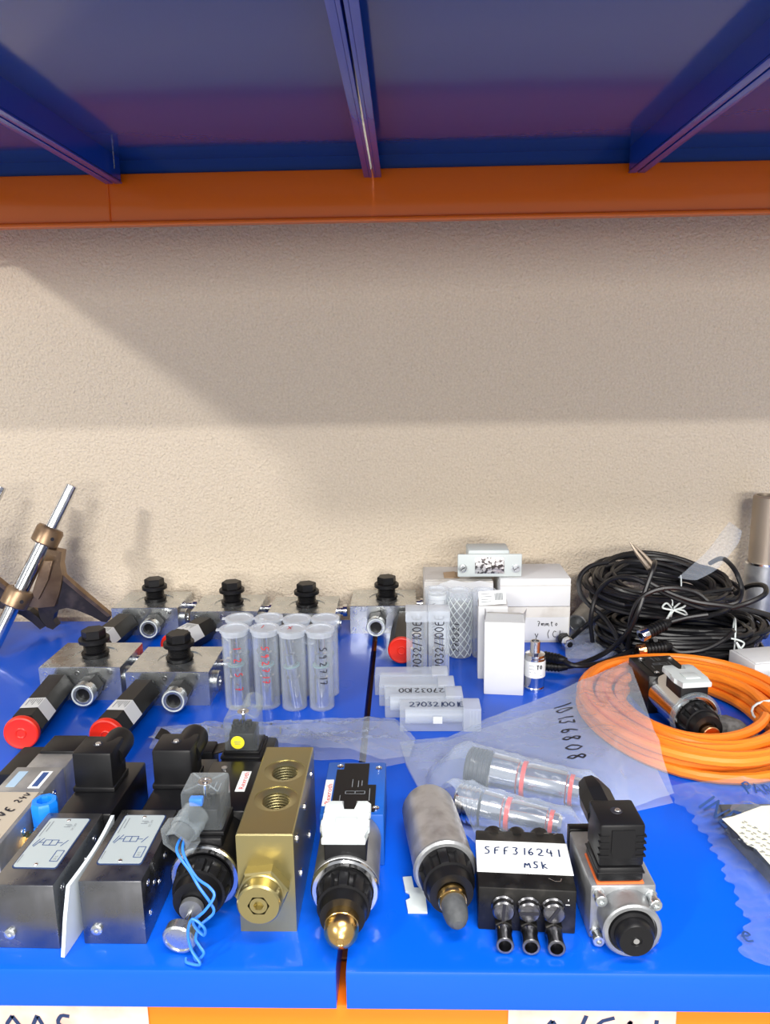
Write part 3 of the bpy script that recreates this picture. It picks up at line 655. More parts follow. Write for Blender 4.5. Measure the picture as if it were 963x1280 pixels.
# ---- small black manifold with handwritten white label
t = thing('small_manifold', 'black steel block with a white handwritten label, three slotted screws and three nipples', 'valve block', (.0825, .0365, 0), -3.5)
B().box(-.034, .034, 0, .066, 0, .0345, .0012).build('block', BLACKM, t)
l = B().box(-.0343, .0343, .016, .052, .0345, .0349).build('white_label', PAPER, t)
write('SFF316241', P((-.0285, .036, .0349), (1, .0, 0), (0, 1, 0)), .0085, .0011, INKB, 'handwriting', l)
write('MSK', P((.000, .0215, .0349), (1, .0, 0), (0, 1, 0)), .0075, .0011, INKB, 'handwriting', l)
for k, (sx, an) in enumerate(((-.0165, .05), (.0010, PI/2-.05), (.0180, .55))):
    s = B().lathe((sx, 0, .0205), (0, -1, 0), [(0, 0), (0, .0085), (.001, .0085), (.002, .0075), (.0045, .0080), (.006, .0078), (.007, .0068), (.007, 0)], 28).build('slotted_screw', SCREWM, t)
    ux = Vector((math.sin(an), 0, math.cos(an))); uz = Vector((math.cos(an), 0, -math.sin(an)))
    B().obox(Vector((sx, -.0074, .0205))-ux*.0066-uz*.0011, ux*.0132, Vector((0, .0006, 0)), uz*.0022).build('slot', INK, s)
    nz_ = thing; n0 = Vector((sx, 0, .0075))
    n = B().lathe(n0, (0, -1, 0), [(0, 0), (0, .0066), (.007, .0066), (.0078, .0058), (.0078, 0)], 6, phase=.5).build('nipple', BLACKM, t, smooth=20)
    B().lathe(n0+Vector((0, -.0075, 0)), (0, -1, 0), [(0, 0), (0, .0052), (.002, .0060), (.004, .0052), (.010, .0056), (.015, .0062), (.0155, .0058), (.0155, .0044), (.004, .0042), (.004, 0)], 24).build('open_end', SCREWM, n)
for k, (sx, sy) in enumerate(((-.020, .0665), (-.002, .0665), (.016, .0665))):
    B().cyl((sx, sy-.004, .028), (sx, sy+.004, .028), .0075, n=16).build('rear_boss', BLACKM, t)
lines(P((.020, .009, .0345), (1, 0, 0), (0, 1, 0)), [(0, 0, .004, 0), (.004, 0, .005, .003), (-.004, .003, 0, 0), (-.001, .055, .003, .055), (.006, .054, .009, .056)], .0006, ZINC, 'scratch_marks', t)
lines(P((.0265, 0, .0235), (1, 0, 0), (0, 0, 1), (0, -1, 0)), [(0, 0, .003, 0), (.002, .003, .002, .0045)], .0006, PAPER, 'stamp', t)
# ---- grey proportional solenoid with tall black plug
t = thing('solenoid_valve', 'grey square bodied solenoid valve with a tall black plug, far right of the front row', 'valve', (.1475, .0315, 0), 1.5, 'solenoid valves with round coils')
B().box(-.0225, .0225, 0, .062, 0, .0415, .0015).build('grey_body', ALU, t)
B().box(-.0225, .0050, .0625, .070, 0, .0425, .0008).build('rear_plate', BLACKM, t)
B().box(-.0185, .0145, .001, .034, .0413, .0428, .0008).build('orange_gasket', ORGK, t)
c = B().box(-.0180, .0138, .001, .033, .0430, .0545, .0025).build('plug_foot', BLACKP, t)
B().box(-.0185, .0143, .0005, .0335, .0500, .0512, .0005).build('foot_rim', BLACKP, c)
c = B().box(-.0175, .0135, .0015, .0325, .0548, .0868, .0020).build('connector_plug', BLACKP, t)
b = B()
for k in range(4):
    zz = .0625+k*.0050; b.box(-.0182, -.0110, .0010, .004, zz, zz+.0012); b.box(.0075, .0142, .0010, .004, zz, zz+.0012)
b.prism([(-.0095, .083), (.006, .083), (.006, .066), (.004, .062), (-.0075, .062), (-.0095, .066)], .0012, (Vector((0, .0006, 0)), Vector((1, 0, 0)), Vector((0, 0, 1)), Vector((0, 1, 0))))
b.build('grip_ribs', BLACKP, c)
B().lathe((-.002, .018, .0868), (0, 0, 1), [(.0001, .0042), (.0005, .0040), (.0005, .003), (.0002, 0)], 20).build('screw_hole', INK, c)
B().lathe((-.001, .018, .0869), (0, 0, 1), [(.0004, .0022), (.0010, .0018), (.0010, 0)], 14).build('screw', POLISH, c)
B().lathe((-.0065, .031, .0745), (-.10, 1, .22), [(0, 0), (0, .0125), (.016, .0125), (.018, .0125), (.030, .0088), (.032, .0080), (.032, 0)], 8, phase=.2).build('cable_gland', BLACKP, c, smooth=25)
B().lathe((.0015, .0002, .0200), (0, -1, 0), [(-.0005, 0), (-.0005, .0192), (.013, .0192), (.0145, .0200), (.017, .0200), (.0180, .0188), (.0180, .0165), (.0150, .0160), (.0150, 0)], 44).build('round_nose', ALU, t)
B().lathe((.0015, -.014, .0195), (0, -1, 0), [(0, 0), (0, .0155), (.0025, .0155), (.0040, .0150), (.0045, .0128), (.0100, .0125), (.0120, .0112), (.0120, .0038), (.0112, .0034), (.0112, 0)], 36).build('rubber_button', BLACKP, t)
B().lathe((.0015, -.0251, .0195), (0, -1, 0), [(0, 0), (0, .0024), (.0008, .0020), (.0008, 0)], 14).build('centre_pin', POLISH, t)
for sx, sz, L in ((-.0175, .0362, .006), (.0190, .0340, .008), (-.0180, .0052, .006), (.0190, .0055, .006)):
    B().lathe((sx, 0, sz), (0, -1, 0), [(-.0003, 0), (-.0003, .0042), (.0008, .0042), (.0012, .0033), (L, .0035), (L, .0042), (L+.003, .0042), (L+.0035, .0036), (L+.0035, .0020), (L+.0018, .0018), (L+.0018, 0)], 18).build('socket_screw', ZINC, t)
# ---- solenoid valve lying inside the orange cable coil
t, Z = solenoid('solenoid_valve', 'black bodied solenoid valve with white plug cover lying inside the orange cable ring', (.3065, .2725, 0), 7, BLACKG, None, can=POLISH, rear=.156)
white_clip(t, .0575, .040, .088)
B().lathe((0, .0435, Z), (0, -1, 0), [(0, .0238), (0, .0268), (.004, .0268), (.008, .0258), (.008, .0246), (.004, .0252), (0, .0238)], 40).build('clear_ring', CLEAR, t)
B().lathe((0, .017, .0215), (0, -1, 0), [(0, 0), (0, .0090), (.0100, .0090), (.0106, .0083), (.0104, .0016), (.0112, .0012), (.0112, 0)], 30).build('copper_tip', COPPER, t)
B().box(-.028, -.0245, .060, .076, 0, .003, .0008).build('white_foot', WHITEP, t)
# ------------------------------------------------------------------ upright frosted cups with steel cartridges
def cup(x, y, lab, text=None, m=INK, top=None, tilt=0, jx=0, th=0):
    t = thing('storage_tube', lab, 'tube', (x, y, 0), th, 'frosted tubes holding steel cartridges')
    R, H = .0148, .094
    B().lathe((0, 0, 0), (0, 0, 1), [(.0004, 0), (.0004, R-.0015), (.0015, R-.0004), (H, R), (H, R-.0012), (.0022, R-.0014), (.0018, 0)], 36).build('tube_wall', CUP, t)
    B().lathe((0, 0, H-.005), (0, 0, 1), [(0, R+.0003), (.004, R+.0004), (.0045, R+.0022), (.0075, R+.0022), (.0080, R+.0015), (.0080, R-.002), (.0070, R-.0025), (.0070, 0)], 36).build('lid', CUPL, t)
    B().box(-R-.0058, -R-.0012, -.003, .003, H+.0003, H+.0020, .0004).build('lid_tab', CUPL, t)
    b = B(); b.lathe((jx, 0, .0022), (tilt, 0, 1), [(0, 0), (0, .0082), (.036, .0082), (.037, .0065), (.040, .0065), (.041, .0080), (.047, .0080), (.048, .0095), (.050, .0095), (.051, .0062), (.064, .0062), (.065, .0070), (.066, .0052), (.086, .0048), (.087, 0)], 20)
    b.build('steel_cartridge', POLISH, t)
    b = B(); b.lathe((jx, 0, .0022), (tilt, 0, 1), [(.0492, .0092), (.0492, .0098), (.0508, .0098), (.0508, .006)], 20); b.build('green_seal', mat('green_seal', (.16, .28, .28), .5), t)
    if text:
        a0 = -PI/2-.05
        f = lambda u, v: Vector(((R+.0004)*math.cos(a0+v/R), (R+.0004)*math.sin(a0+v/R), .079-u))
        write(text, f, .0085, .0010, m, 'handwriting', t, adv=1.45)
    if top: write(top, P((-.005, -.005, H+.0032), (1, 0, 0), (0, 1, 0)), .010, .0011, REDP, 'mark', t)
    return t
cup(-.1985, .392, 'frosted tube at the left front of the upright group, red writing low on its side', '1 2 5 7', REDP, th=8)
cup(-.1635, .393, 'frosted tube second in the front row, red digits and a red tick on its lid', '592717', REDP, 'I', th=-6)
cup(-.1315, .389, 'frosted tube third in the front row, red cross on its lid, tilted cartridge inside', None, None, 'X', tilt=-.12, jx=.004)
cup(-.0995, .389, 'frosted tube with large black digits at the right front of the upright group', '592717', INK, th=4)
cup(-.2000, .4275, 'frosted tube at the left rear of the upright group')
cup(-.1645, .4280, 'frosted tube second in the rear of the upright group')
cup(-.1305, .4240, 'frosted tube third in the rear of the upright group')
cup(-.0970, .4250, 'frosted tube at the right rear of the upright group, behind the black digits')
# ------------------------------------------------------------------ square and round tubes near the white boxes
def square_tube(x, y, lab):
    t = thing('square_tube', lab, 'tube', (x, y, 0), 0, 'square clear tubes standing with black writing')
    w = .0132
    B().box(-w, w, -w, w, .0004, .078, .0012).build('tube_wall', CUPM, t)
    B().box(-w-.0008, w+.0008, -w-.0008, w+.0008, .072, .0868, .0012).build('lid', CUPL, t)
    b = B()
    for k in range(5): b.box(-w-.0010, -w+.0012+0*k, -w-.0010, -w+.0004, .074+k*.002, .075+k*.002)
    b.build('lid_ribs', CUPL, t)
    B().lathe((0, 0, .003), (0, 0, 1), [(0, 0), (0, .0085), (.030, .0085), (.032, .006), (.050, .006), (.050, 0)], 16).build('steel_cartridge', POLISH, t)
    write('27032/100EE', P((.006, -w-.0002, .002), (0, 0, 1), (-1, 0, 0), (0, -1, 0)), .0115, .0013, INK, 'handwriting', t, adv=.92)
    return t
square_tube(.0125, .488, 'left square clear tube standing with black marker writing up its front')
square_tube(.0405, .488, 'right square clear tube standing with black marker writing up its front')
def round_tube(x, y, lab, kind):
    t = thing('round_tube', lab, 'tube', (x, y, 0), 0, 'round clear tubes standing before the cardboard box')
    R, H = .0158, .092
    B().lathe((0, 0, 0), (0, 0, 1), [(.0004, 0), (.0004, R-.001), (.001, R), (H-.012, R), (H-.012, R+.0008), (H, R+.0008), (H, R-.0045), (H-.003, R-.005), (H-.003, 0)], 32).build('tube_wall', CUPM, t)
    if kind == 'paper':
        B().lathe((0, 0, .003), (0, 0, 1), [(0, 0), (0, .013), (.082, .013), (.082, .0115), (.078, .011), (.078, 0)], 24).build('rolled_paper', PAPER, t)
        lines(lambda u, v: Vector(((R+.0003)*math.sin(v/R), -(R+.0003)*math.cos(v/R), u)), [(.030+.004*k, -.008, .0325+.004*k, -.003) for k in range(12)]+[(.040, .010, .080, .010), (.045, .0125, .075, .0125)], .0008, PGREY, 'print', t)
    elif kind == 'net':
        B().lathe((0, 0, .003), (0, 0, 1), [(0, 0), (0, .0105), (.07, .0105), (.07, 0)], 20).build('inner_part', ALU, t)
        b = B(); rr = R+.0005
        for k in range(10):
            for s_ in (-1, 1):
                pts = [(rr*math.cos(2*PI*k/10+s_*q*.22), rr*math.sin(2*PI*k/10+s_*q*.22), .002+q*.0046) for q in range(19)]
                b.tube(pts, .0006, 4)
        b.build('white_net_sleeve', WHITEP, t)
        write('270321', lambda u, v: Vector(((R+.0009)*math.sin(-.1-v/R), -(R+.0009)*math.cos(-.1-v/R), .010+u)), .009, .0011, INK, 'handwriting', t)
    else:
        B().lathe((0, 0, .003), (0, 0, 1), [(0, 0), (0, .0095), (.030, .0095), (.030, .007), (.072, .007), (.072, 0)], 20).build('steel_cartridge', POLISH, t)
        write('1100', lambda u, v: Vector(((R+.0009)*math.sin(.55-v/R), -(R+.0009)*math.cos(.55-v/R), .050+u)), .005, .0008, INK, 'handwriting', t)
    return t
round_tube(.0415, .552, 'round clear tube with rolled white paper inside, left of three', 'paper')
round_tube(.0715, .545, 'round clear tube wrapped in white diamond netting, middle of three', 'net')
round_tube(.1040, .543, 'round clear tube with a steel part, right of three beside the white carton', 'steel')
def lying_box(x, y, lab, text=None, dz=0, L=.088):
    t = thing('clear_box', lab, 'box', (x, y, 0), 0, 'clear square tubes lying side by side')
    B().box(0, L*.80, 0, .0265, .0004, .0262, .0012).build('tube_wall', CUPM, t)
    B().box(L*.78, L, -.0006, .0271, .0002, .0270, .0012).build('lid', CUPL, t)
    b = B()
    for k in range(3): b.box(L*.86+k*.0035, L*.86+k*.0035+.001, -.0010, .0001, .003, .024)
    b.build('lid_ribs', CUPL, t)
    B().lathe((.006, .0135, .0135), (1, 0, 0), [(0, 0), (0, .0095), (.030, .0095), (.030, .0080), (.064, .0080), (.064, 0)], 16).build('inner_tube', CUPL, t)
    if text: write(text, P((.010, .006, .0264), (1, 0, 0), (0, 1, 0)), .0115, .0014, INKB, 'handwriting', t, adv=.80)
    return t
lying_box(-.0390, .4180, 'clear box at the rear of the lying row, nearest the standing square tubes')
lying_box(-.0330, .3890, 'clear box second from the rear of the lying row')
t = lying_box(-.0255, .3600, 'clear box third from the rear of the lying row, with upside down marker writing', None)
write('27032100', P((.068, .021, .0264), (-1, 0, 0), (0, -1, 0), (0, 0, 1)), .0115, .0013, INK, 'handwriting', t, adv=.85)
t = lying_box(-.0085, .3280, 'clear box at the front of the lying row, blue writing and a white patch', '270321001E')
B().box(.036, .046, -.0006, 0, .010, .018).build('white_patch', PAPER, t)
# ------------------------------------------------------------------ cartons, cover and sensor
def carton_top(b): return b
t = thing('upright_carton', 'tall white carton with torn open top standing beside the steel sensor', 'box', (.1150, .4190, 0), -6)
b = B(); b.box(-.0235, .0235, 0, .036, 0, .0915, .0012); b.build('carton', CARD, t)
b = B(); b.face([(-.0235, .001, .0915), (.0235, .001, .0915), (.0225, .010, .0985), (-.0215, .011, .0990)])
b.face([(-.0235, .0015, .0915), (-.0215, .011, .0990), (-.0228, .034, .0980), (-.0235, .0345, .0915)])
b.face([(.0235, .0015, .0915), (.0235, .0345, .0915), (.0270, .030, .1000), (.0225, .010, .0985)])
bmesh.ops.solidify(b.bm, geom=b.bm.faces[:], thickness=.0008)
b.build('top_flaps', CARD, t, smooth=0, recalc=False)
B().box(-.020, .020, .010, .034, .0915, .0925).build('opening_shade_sheet', CARDG, t)  # grey sheet over the closed top stands for shade inside the carton
t = thing('upright_carton', 'white carton with a tilted barcode flap, behind the torn open carton', 'box', (.1130, .4640, 0), -4)
B().box(-.0245, .0120, 0, .030, 0, .096, .001).build('carton', CARD, t)
fl = B().obox((-.0235, .000, .0965), (.033, -.003, .004), (-.001, .0090, .0150), (0, -.0006, .0006)).build('label_flap', PAPER, t)
f = P((-.0235, -.0004, .0969), (.033, -.003, .004), (-.001, .0090, .0150), (0, -.9, .5), .0009)
lines(f, [(.020+.0013*k, .005, .020+.0013*k, .014) for k in range(8)]+[(.003, .014, .014, .014), (.003, .0105, .016, .0105), (.003, .007, .012, .007), (.003, .004, .015, .004)], .0007, PGREY, 'barcode_print', fl)
t = thing('cardboard_box', 'white flat cardboard box on top of the handwritten carton, right of the bracket cover', 'box', (.1790, .585, .0545), 0)
B().box(-.049, .049, 0, .078, 0, .0405, .0012).build('box', CARD, t)
B().box(-.0492, .0492, -.0004, .0784, .030, .0312).build('lid_line', CARDG, t)
t = thing('cardboard_box', 'greyish carton with black handwriting underneath the white flat box', 'box', (.1790, .588, 0), 0)
B().box(-.052, .050, 0, .080, 0, .0535, .0012).build('box', CARDG, t)
B().box(-.050, .048, -.0008, 0, .004, .038).build('white_panel', CARD, t)
write('y (Cla', P((.001, -.0008, .008), (1, .0, 0), (0, 0, 1), (0, -1, 0)), .010, .0010, INK, 'handwriting', t)
write('7mmto', P((.004, -.0008, .025), (1, .0, 0), (0, 0, 1), (0, -1, 0)), .0075, .0010, INK, 'handwriting', t)
t = thing('cardboard_box', 'open topped cardboard box with torn white edge behind the round clear tubes', 'box', (.0740, .605, 0), 0)
B().box(-.049, .049, 0, .075, 0, .086, .001).build('box', CARDG, t)
B().prism([(-.044, .050), (.048, .050), (.049, .083), (.030, .087), (.012, .084), (-.010, .0885), (-.026, .083), (-.032, .078), (-.042, .080)], .0012, (Vector((0, -.0014, 0)), Vector((1, 0, 0)), Vector((0, 0, 1)), Vector((0, 1, 0)))).build('torn_white_panel', CARD, t, smooth=0)
B().box(-.047, .047, .004, .071, .0862, .0872).build('top_sheet', CARDG, t)
B().prism([(-.020, .0876), (.002, .0876), (-.008, .0885), (-.003, .0892)], .03, (Vector((0, .01, 0)), Vector((1, 0, 0)), Vector((0, 0, 1)), Vector((0, 1, 0)))).build('torn_kraft_strip', KRAFT, t, smooth=0)
t = thing('bracket_cover', 'pale grey metal cover with silver sticker and two screws, on top of the boxes', 'cover', (.1160, .590, .0965), 0)
B().box(-.0445, .0445, 0, .004, 0, .0325, .0015).build('front_plate', PAINTG, t)
B().box(-.030, .028, .0045, .045, 0, .0375, .003).build('rear_housing', PAINTG, t)
l = B().box(-.0205, .0200, -.0006, 0, .005, .0280, .0002).build('silver_sticker', SILVERL, t)
for sx in (-.0375, .0365):
    s = B().lathe((sx, 0, .0125), (0, -1, 0), [(0, 0), (0, .0062), (.0012, .0062), (.0012, .0045), (.004, .0045), (.0045, .0038), (.0045, 0)], 20).build('screw', ZINC, t)
    B().obox((sx-.003, -.0048, .0105), (.006, 0, .004), (0, .0004, 0), (-.0006, 0, .0010)).build('slot', INK, s)
t = thing('pressure_sensor', 'round steel pressure sensor with a white wrapped label beside the torn carton', 'sensor', (.1545, .436, 0), 0)
B().lathe((0, 0, 0), (0, 0, 1), [(0, 0), (0, .0112), (.004, .0120), (.0055, .0112), (.0070, .0120), (.017, .0120), (.018, .0126), (.042, .0126), (.043, .0118), (.046, .0118), (.048, .0060), (.0485, .0060), (.062, .0060), (.062, .0045), (.058, .0042), (.058, 0)], 32).build('steel_housing', POLISH, t)
B().lathe((0, 0, .019), (0, 0, 1), [(0, .01275), (.0205, .01275)], 32).build('white_label', PAPER, t)
fs = lambda u, v: Vector(((.0132)*math.sin(u/.0132), -(.0132)*math.cos(u/.0132), .0305+v))
write('T0', fs, .0050, .0012, INK, 'handwriting', t)
lines(fs, [(-.009, .004, -.003, .004), (-.009, 0, -.003, 0), (-.009, -.004, -.001, -.004), (-.009, -.008, .006, -.008)], .0006, PGREY, 'print', t)
# ------------------------------------------------------------------ bronze shift fork on a steel rod
def prism3(b, pts, vec):
    vec = Vector(vec); a = [b.bm.verts.new(p) for p in pts]; c = [b.bm.verts.new(Vector(p)+vec) for p in pts]; n = len(pts)
    b.bm.faces.new(a[::-1]); b.bm.faces.new(c)
    for i in range(n): b.bm.faces.new([a[i], a[(i+1) % n], c[(i+1) % n], c[i]])
    return b
t = thing('shift_fork', 'bronze and dark iron fork clamped on a leaning steel rod, back left', 'machine part', (-.56, .60, 0), 0, 'forks on steel rods at the back left')
O = Vector((-.56, .60, 0))
p0 = Vector((-.562, .55, .034))-O; dr = Vector((.089, .07, .192)).normalized()
lo = p0+dr*.048; hi = p0+dr*.142
q = p0-dr*.030
B().cyl(q, lo, .0098, n=28).build('lower_rod', POLISH, t)
B().cyl(lo, hi, .0108, n=28).build('middle_rod', POLISH, t)
B().cyl(hi, p0+dr*.2235, .0084, n=28, bev=.001).build('upper_rod', POLISH, t)
for c, r in ((lo, .0185), (hi, .0185)):
    o = B().lathe(c-dr*.010, dr, [(0, .0107), (0, r-.003), (.002, r), (.022, r*1.02), (.026, r-.002), (.026, .0107)], 30).build('clamp_collar', BRONZE, t)
    B().lathe(c+Vector((.0140, -.0125, .001)), (.7, -.7, 0), [(0, .0026), (.0006, .0026), (.0006, 0)], 12).build('pin_hole', INK, o)
b = B()
prism3(b, [Vector(v)-O for v in ((-0.5024, 0.5850, 0.1430), (-0.4847, 0.5920, 0.1364), (-0.4903, 0.5950, 0.1170), (-0.4911, 0.6000, 0.0967), (-0.4982, 0.6000, 0.0728), (-0.5047, 0.5950, 0.0553), (-0.5230, 0.5850, 0.0565), (-0.5313, 0.5750, 0.0623), (-0.5231, 0.5780, 0.0882))], (0, .016, 0))
b.build('web', BRONZE, t, smooth=25)
b = B(); prism3(b, [Vector(v)-O for v in ((-0.5031, 0.5830, 0.1274), (-0.4932, 0.5860, 0.1265), (-0.5039, 0.5880, 0.0980), (-0.5176, 0.5820, 0.0717), (-0.5239, 0.5780, 0.0800))], (0, -.006, 0)); b.build('web_rib', BRONZE, t, smooth=25)
b = B(); prism3(b, [Vector(v)-O for v in ((-0.5037, 0.6020, 0.0961), (-0.4930, 0.6040, 0.0955), (-0.4747, 0.6150, 0.0691), (-0.4595, 0.6300, 0.0445), (-0.4457, 0.6420, 0.0228), (-0.4513, 0.6420, 0.0140), (-0.4576, 0.6400, 0.0160), (-0.4704, 0.6300, 0.0296), (-0.4831, 0.6200, 0.0406), (-0.4958, 0.6150, 0.0461), (-0.5064, 0.6120, 0.0447), (-0.5142, 0.6120, 0.0386), (-0.5205, 0.6180, 0.0267), (-0.5190, 0.6250, 0.0142), (-0.5255, 0.6250, 0.0092), (-0.5332, 0.6220, 0.0141), (-0.5362, 0.6120, 0.0314), (-0.5344, 0.6050, 0.0497), (-0.5048, 0.6020, 0.0626), (-0.5081, 0.6000, 0.0777))], (0, .014, 0))
b.build('fork_arm', DARKCAST, t, smooth=25)
b = B(); prism3(b, [Vector(v)-O for v in ((-0.4949, 0.6000, 0.1050), (-0.4906, 0.6020, 0.0996), (-0.4724, 0.6130, 0.0722), (-0.4572, 0.6280, 0.0476), (-0.4423, 0.6400, 0.0247), (-0.4485, 0.6400, 0.0235), (-0.4611, 0.6280, 0.0439), (-0.4763, 0.6130, 0.0686), (-0.4958, 0.6000, 0.0967))], (0, .010, 0)); b.build('machined_edge', BRONZE, t, smooth=25)
b = B(); prism3(b, [Vector(v)-O for v in ((-0.5637, 0.6000, 0.0492), (-0.5462, 0.6020, 0.0472), (-0.5374, 0.6100, 0.0333), (-0.5333, 0.6200, 0.0161), (-0.5422, 0.6200, 0.0112), (-0.5487, 0.6120, 0.0253), (-0.5581, 0.6050, 0.0377))], (0, .014, 0)); b.build('second_arm', DARKCAST, t, smooth=25)
dup(t, (-.664, .602, 0), 'second bronze fork, mostly cut off by the left edge, only its rod tip showing')
# ------------------------------------------------------------------ cables
def coil_path(c, rx, ry, slots, z0, turns_pts=44, seed=1, wob=.002, tiltx=0, tilty=0, egg=0):
    rr = random.Random(seed); order = list(range(len(slots))); rr.shuffle(order); pts = []
    n = len(slots); ph = [rr.uniform(0, 6.28) for _ in range(n)]
    for i in range(n*turns_pts):
        a = 2*PI*i/turns_pts; k = i//turns_pts; f = (i % turns_pts)/turns_pts
        s0 = slots[order[k]]; s1 = slots[order[min(k+1, n-1)]]
        w = 0 if f < .82 else (f-.82)/.18; w = w*w*(3-2*w)
        dr_ = s0[0]*(1-w)+s1[0]*w; dz = s0[1]*(1-w)+s1[1]*w
        dr_ += wob*math.sin(2*a+ph[k]*(1-w)+ph[min(k+1, n-1)]*w)+wob*.6*math.sin(3*a+1.7*ph[k]*(1-w)+1.7*ph[min(k+1, n-1)]*w)
        x = (rx+dr_)*math.cos(a); y = (ry+dr_)*math.sin(a)
        z = z0+dz+max(0, wob*.5*math.sin(a*2+ph[k]*(1-w)+ph[min(k+1, n-1)]*w))+tiltx*x+tilty*y
        pts.append(Vector((c[0]+x+egg*y*.2, c[1]+y, z)))
    return pts
def slots(nw, nh, d):
    s = []
    for j in range(nh):
        for i in range(nw-(j % 2)): s.append(((i-(nw-1-(j % 2))/2)*d, j*d*.82))
    return s
t = thing('cable_coil', 'thick orange cable wound in a flat ring around the black valve', 'cable', (.310, .354, 0), 0)
path = coil_path((0, 0), .094, .106, slots(5, 3, .0103), .0058, seed=5, wob=.0032)
B().tube(path[:-2], .0053, 9).build('orange_cable', ORCAB, t)
T = .3
for T, L in ((-.12, 1),):
    c = Vector((.094*math.cos(T), .104*math.sin(T), 0)); n = Vector((math.cos(T), math.sin(T), 0))
    pts = []
    for k in range(20):
        a = 2*PI*k/20; pts.append(c+n*(.0285*math.cos(a))+Vector((0, 0, .0155+.0145*math.sin(a)))+Vector((0, .001*math.sin(3*a), 0)))
    B().tube(pts, .0013, 6, closed=True).build('white_tie', WHITEP, t)
def black_coil(lab, c, rx, ry, z0, nw, nh, seed, tilty=0, tiltx=0, tie=None, wob=.006):
    t = thing('cable_coil', lab, 'cable', (c[0], c[1], 0), 0, 'black cable coils piled at the back right')
    p = coil_path((0, 0), rx, ry, slots(nw, nh, .0066), z0, seed=seed, wob=wob, tilty=tilty, tiltx=tiltx)
    B().tube(p[:-30], .0033, 7).build('black_cable', BLACKC, t)
    return t
def tie_part(t, c, u, r1, r2, loc):     # white string loop and knot, at a local point
    pts = [Vector(loc)+Vector(u)*(r1*math.cos(2*PI*k/16))+Vector((0, 0, r2*math.sin(2*PI*k/16))) for k in range(16)]
    o = B().tube(pts, .0011, 6, closed=True).build('white_tie', WHITEP, t)
    L = Vector(loc)+Vector(u)*-r1
    return o, L
LC = (.378, .575); t = black_coil('lower black cable coil, widest, resting on the shelf behind the orange ring', LC, .096, .058, .0036, 6, 7, 11)
o, L = tie_part(t, None, (0.35, .93, 0), .028, .026, (.052, -.050, .030))
B().tube(spline([L+Vector((0, -.004, .006)), L+Vector((.004, -.006, -.002)), L+Vector((.010, -.004, .004)), L+Vector((.002, -.008, .010)), L+Vector((-.008, -.006, .012))], 6), .0012, 6).build('tie_ends', WHITEP, o)
B().tube(spline([L+Vector((0, -.004, .006)), L+Vector((.006, -.008, -.004)), L+Vector((.010, -.010, -.016))], 6), .0014, 6).build('tie_ends', WHITEP, o)
UC = (.350, .588); t = black_coil('upper black cable coil lying on the wider one, tied with white string', UC, .086, .052, .0700, 5, 5, 4, tilty=.20, tiltx=-.06, wob=.008)
o, L = tie_part(t, None, (0, 1, 0), .023, .022, (-.006, -.050, .074))
for s_ in ((-.010, .006), (.010, .008), (-.006, -.010), (.012, -.004)):
    B().tube(spline([L, L+Vector((s_[0], -.006, s_[1]+.004)), L+Vector((s_[0]*1.4, -.004, s_[1]-.003)), L+Vector((0, -.005, 0))], 6), .0012, 6).build('tie_ends', WHITEP, o)
tie_part(t, None, (.2, .98, 0), .022, .022, (.042, .040, .070))
def loose(lab, pts, r=.0032, m=None, plug=None, name='loose_cable'):
    t = thing(name, lab, 'cable', pts[0], 0, 'loose black cables around the coils')
    O = Vector(pts[0]); B().tube([p-O for p in spline(pts, 8)], r, 8).build('jacket', m or BLACKC, t); return t, O
def ribbed(b, p, d, L, r):
    pr = [(0, 0), (0, r*.9)]; k = 0
    while k*.0042+.004 < L*.75: pr += [(k*.0042+.001, r), (k*.0042+.003, r), (k*.0042+.0034, r*.86), (k*.0042+.0046, r*.86)]; k += 1
    pr += [(L*.78, r*.8), (L, r*.5), (L, 0)]
    return b.lathe(p, d, pr, 18)
# two cables ending in ribbed plugs beside the sensor
t, O = loose('black cable running from the sensor plug up over the coils, front strand', [(0.2007, 0.4829, 0.0080), (0.2253, 0.4932, 0.0090), (0.2636, 0.5161, 0.0160), (0.2835, 0.5000, 0.0486), (0.2921, 0.4900, 0.0789), (0.3037, 0.5000, 0.1073), (0.3146, 0.5100, 0.1307), (0.3228, 0.5300, 0.1335)])
a = Vector((0.2027, 0.4829, 0.0080))-O; e = Vector((0.1752, 0.4882, 0.0080))-O
ribbed(B(), e, a-e, .030, .0066).build('ribbed_plug', BLACKP, t)
t, O = loose('black cable from the second sensor plug to the steel tipped connector', [(0.1947, 0.4754, 0.0220), (0.2094, 0.4597, 0.0200), (0.2414, 0.4694, 0.0190), (0.2784, 0.4952, 0.0200), (0.3116, 0.5178, 0.0240), (0.3170, 0.4920, 0.0406)])
a = Vector((0.1981, 0.4728, 0.0220))-O; e = Vector((0.1745, 0.4860, 0.0220))-O
ribbed(B(), e, a-e, .030, .0066).build('ribbed_plug', BLACKP, t)
loose('black cable looping out on the left of the upper coil', [(0.2811, 0.6000, 0.1135), (0.2545, 0.5900, 0.1107), (0.2384, 0.5800, 0.0977), (0.2380, 0.5700, 0.0779), (0.2492, 0.5600, 0.0640), (0.2622, 0.5500, 0.0549), (0.2713, 0.5300, 0.0429), (0.2825, 0.5100, 0.0206)])
loose('black cable arching over the left side down to a clear tube', [(0.2547, 0.5607, 0.0120), (0.2484, 0.5500, 0.0504), (0.2556, 0.5500, 0.0842), (0.2683, 0.5300, 0.1101), (0.2879, 0.5100, 0.1181), (0.3092, 0.5050, 0.1089), (0.3417, 0.5000, 0.0933), (0.3737, 0.4900, 0.0837), (0.4027, 0.5000, 0.0834)])
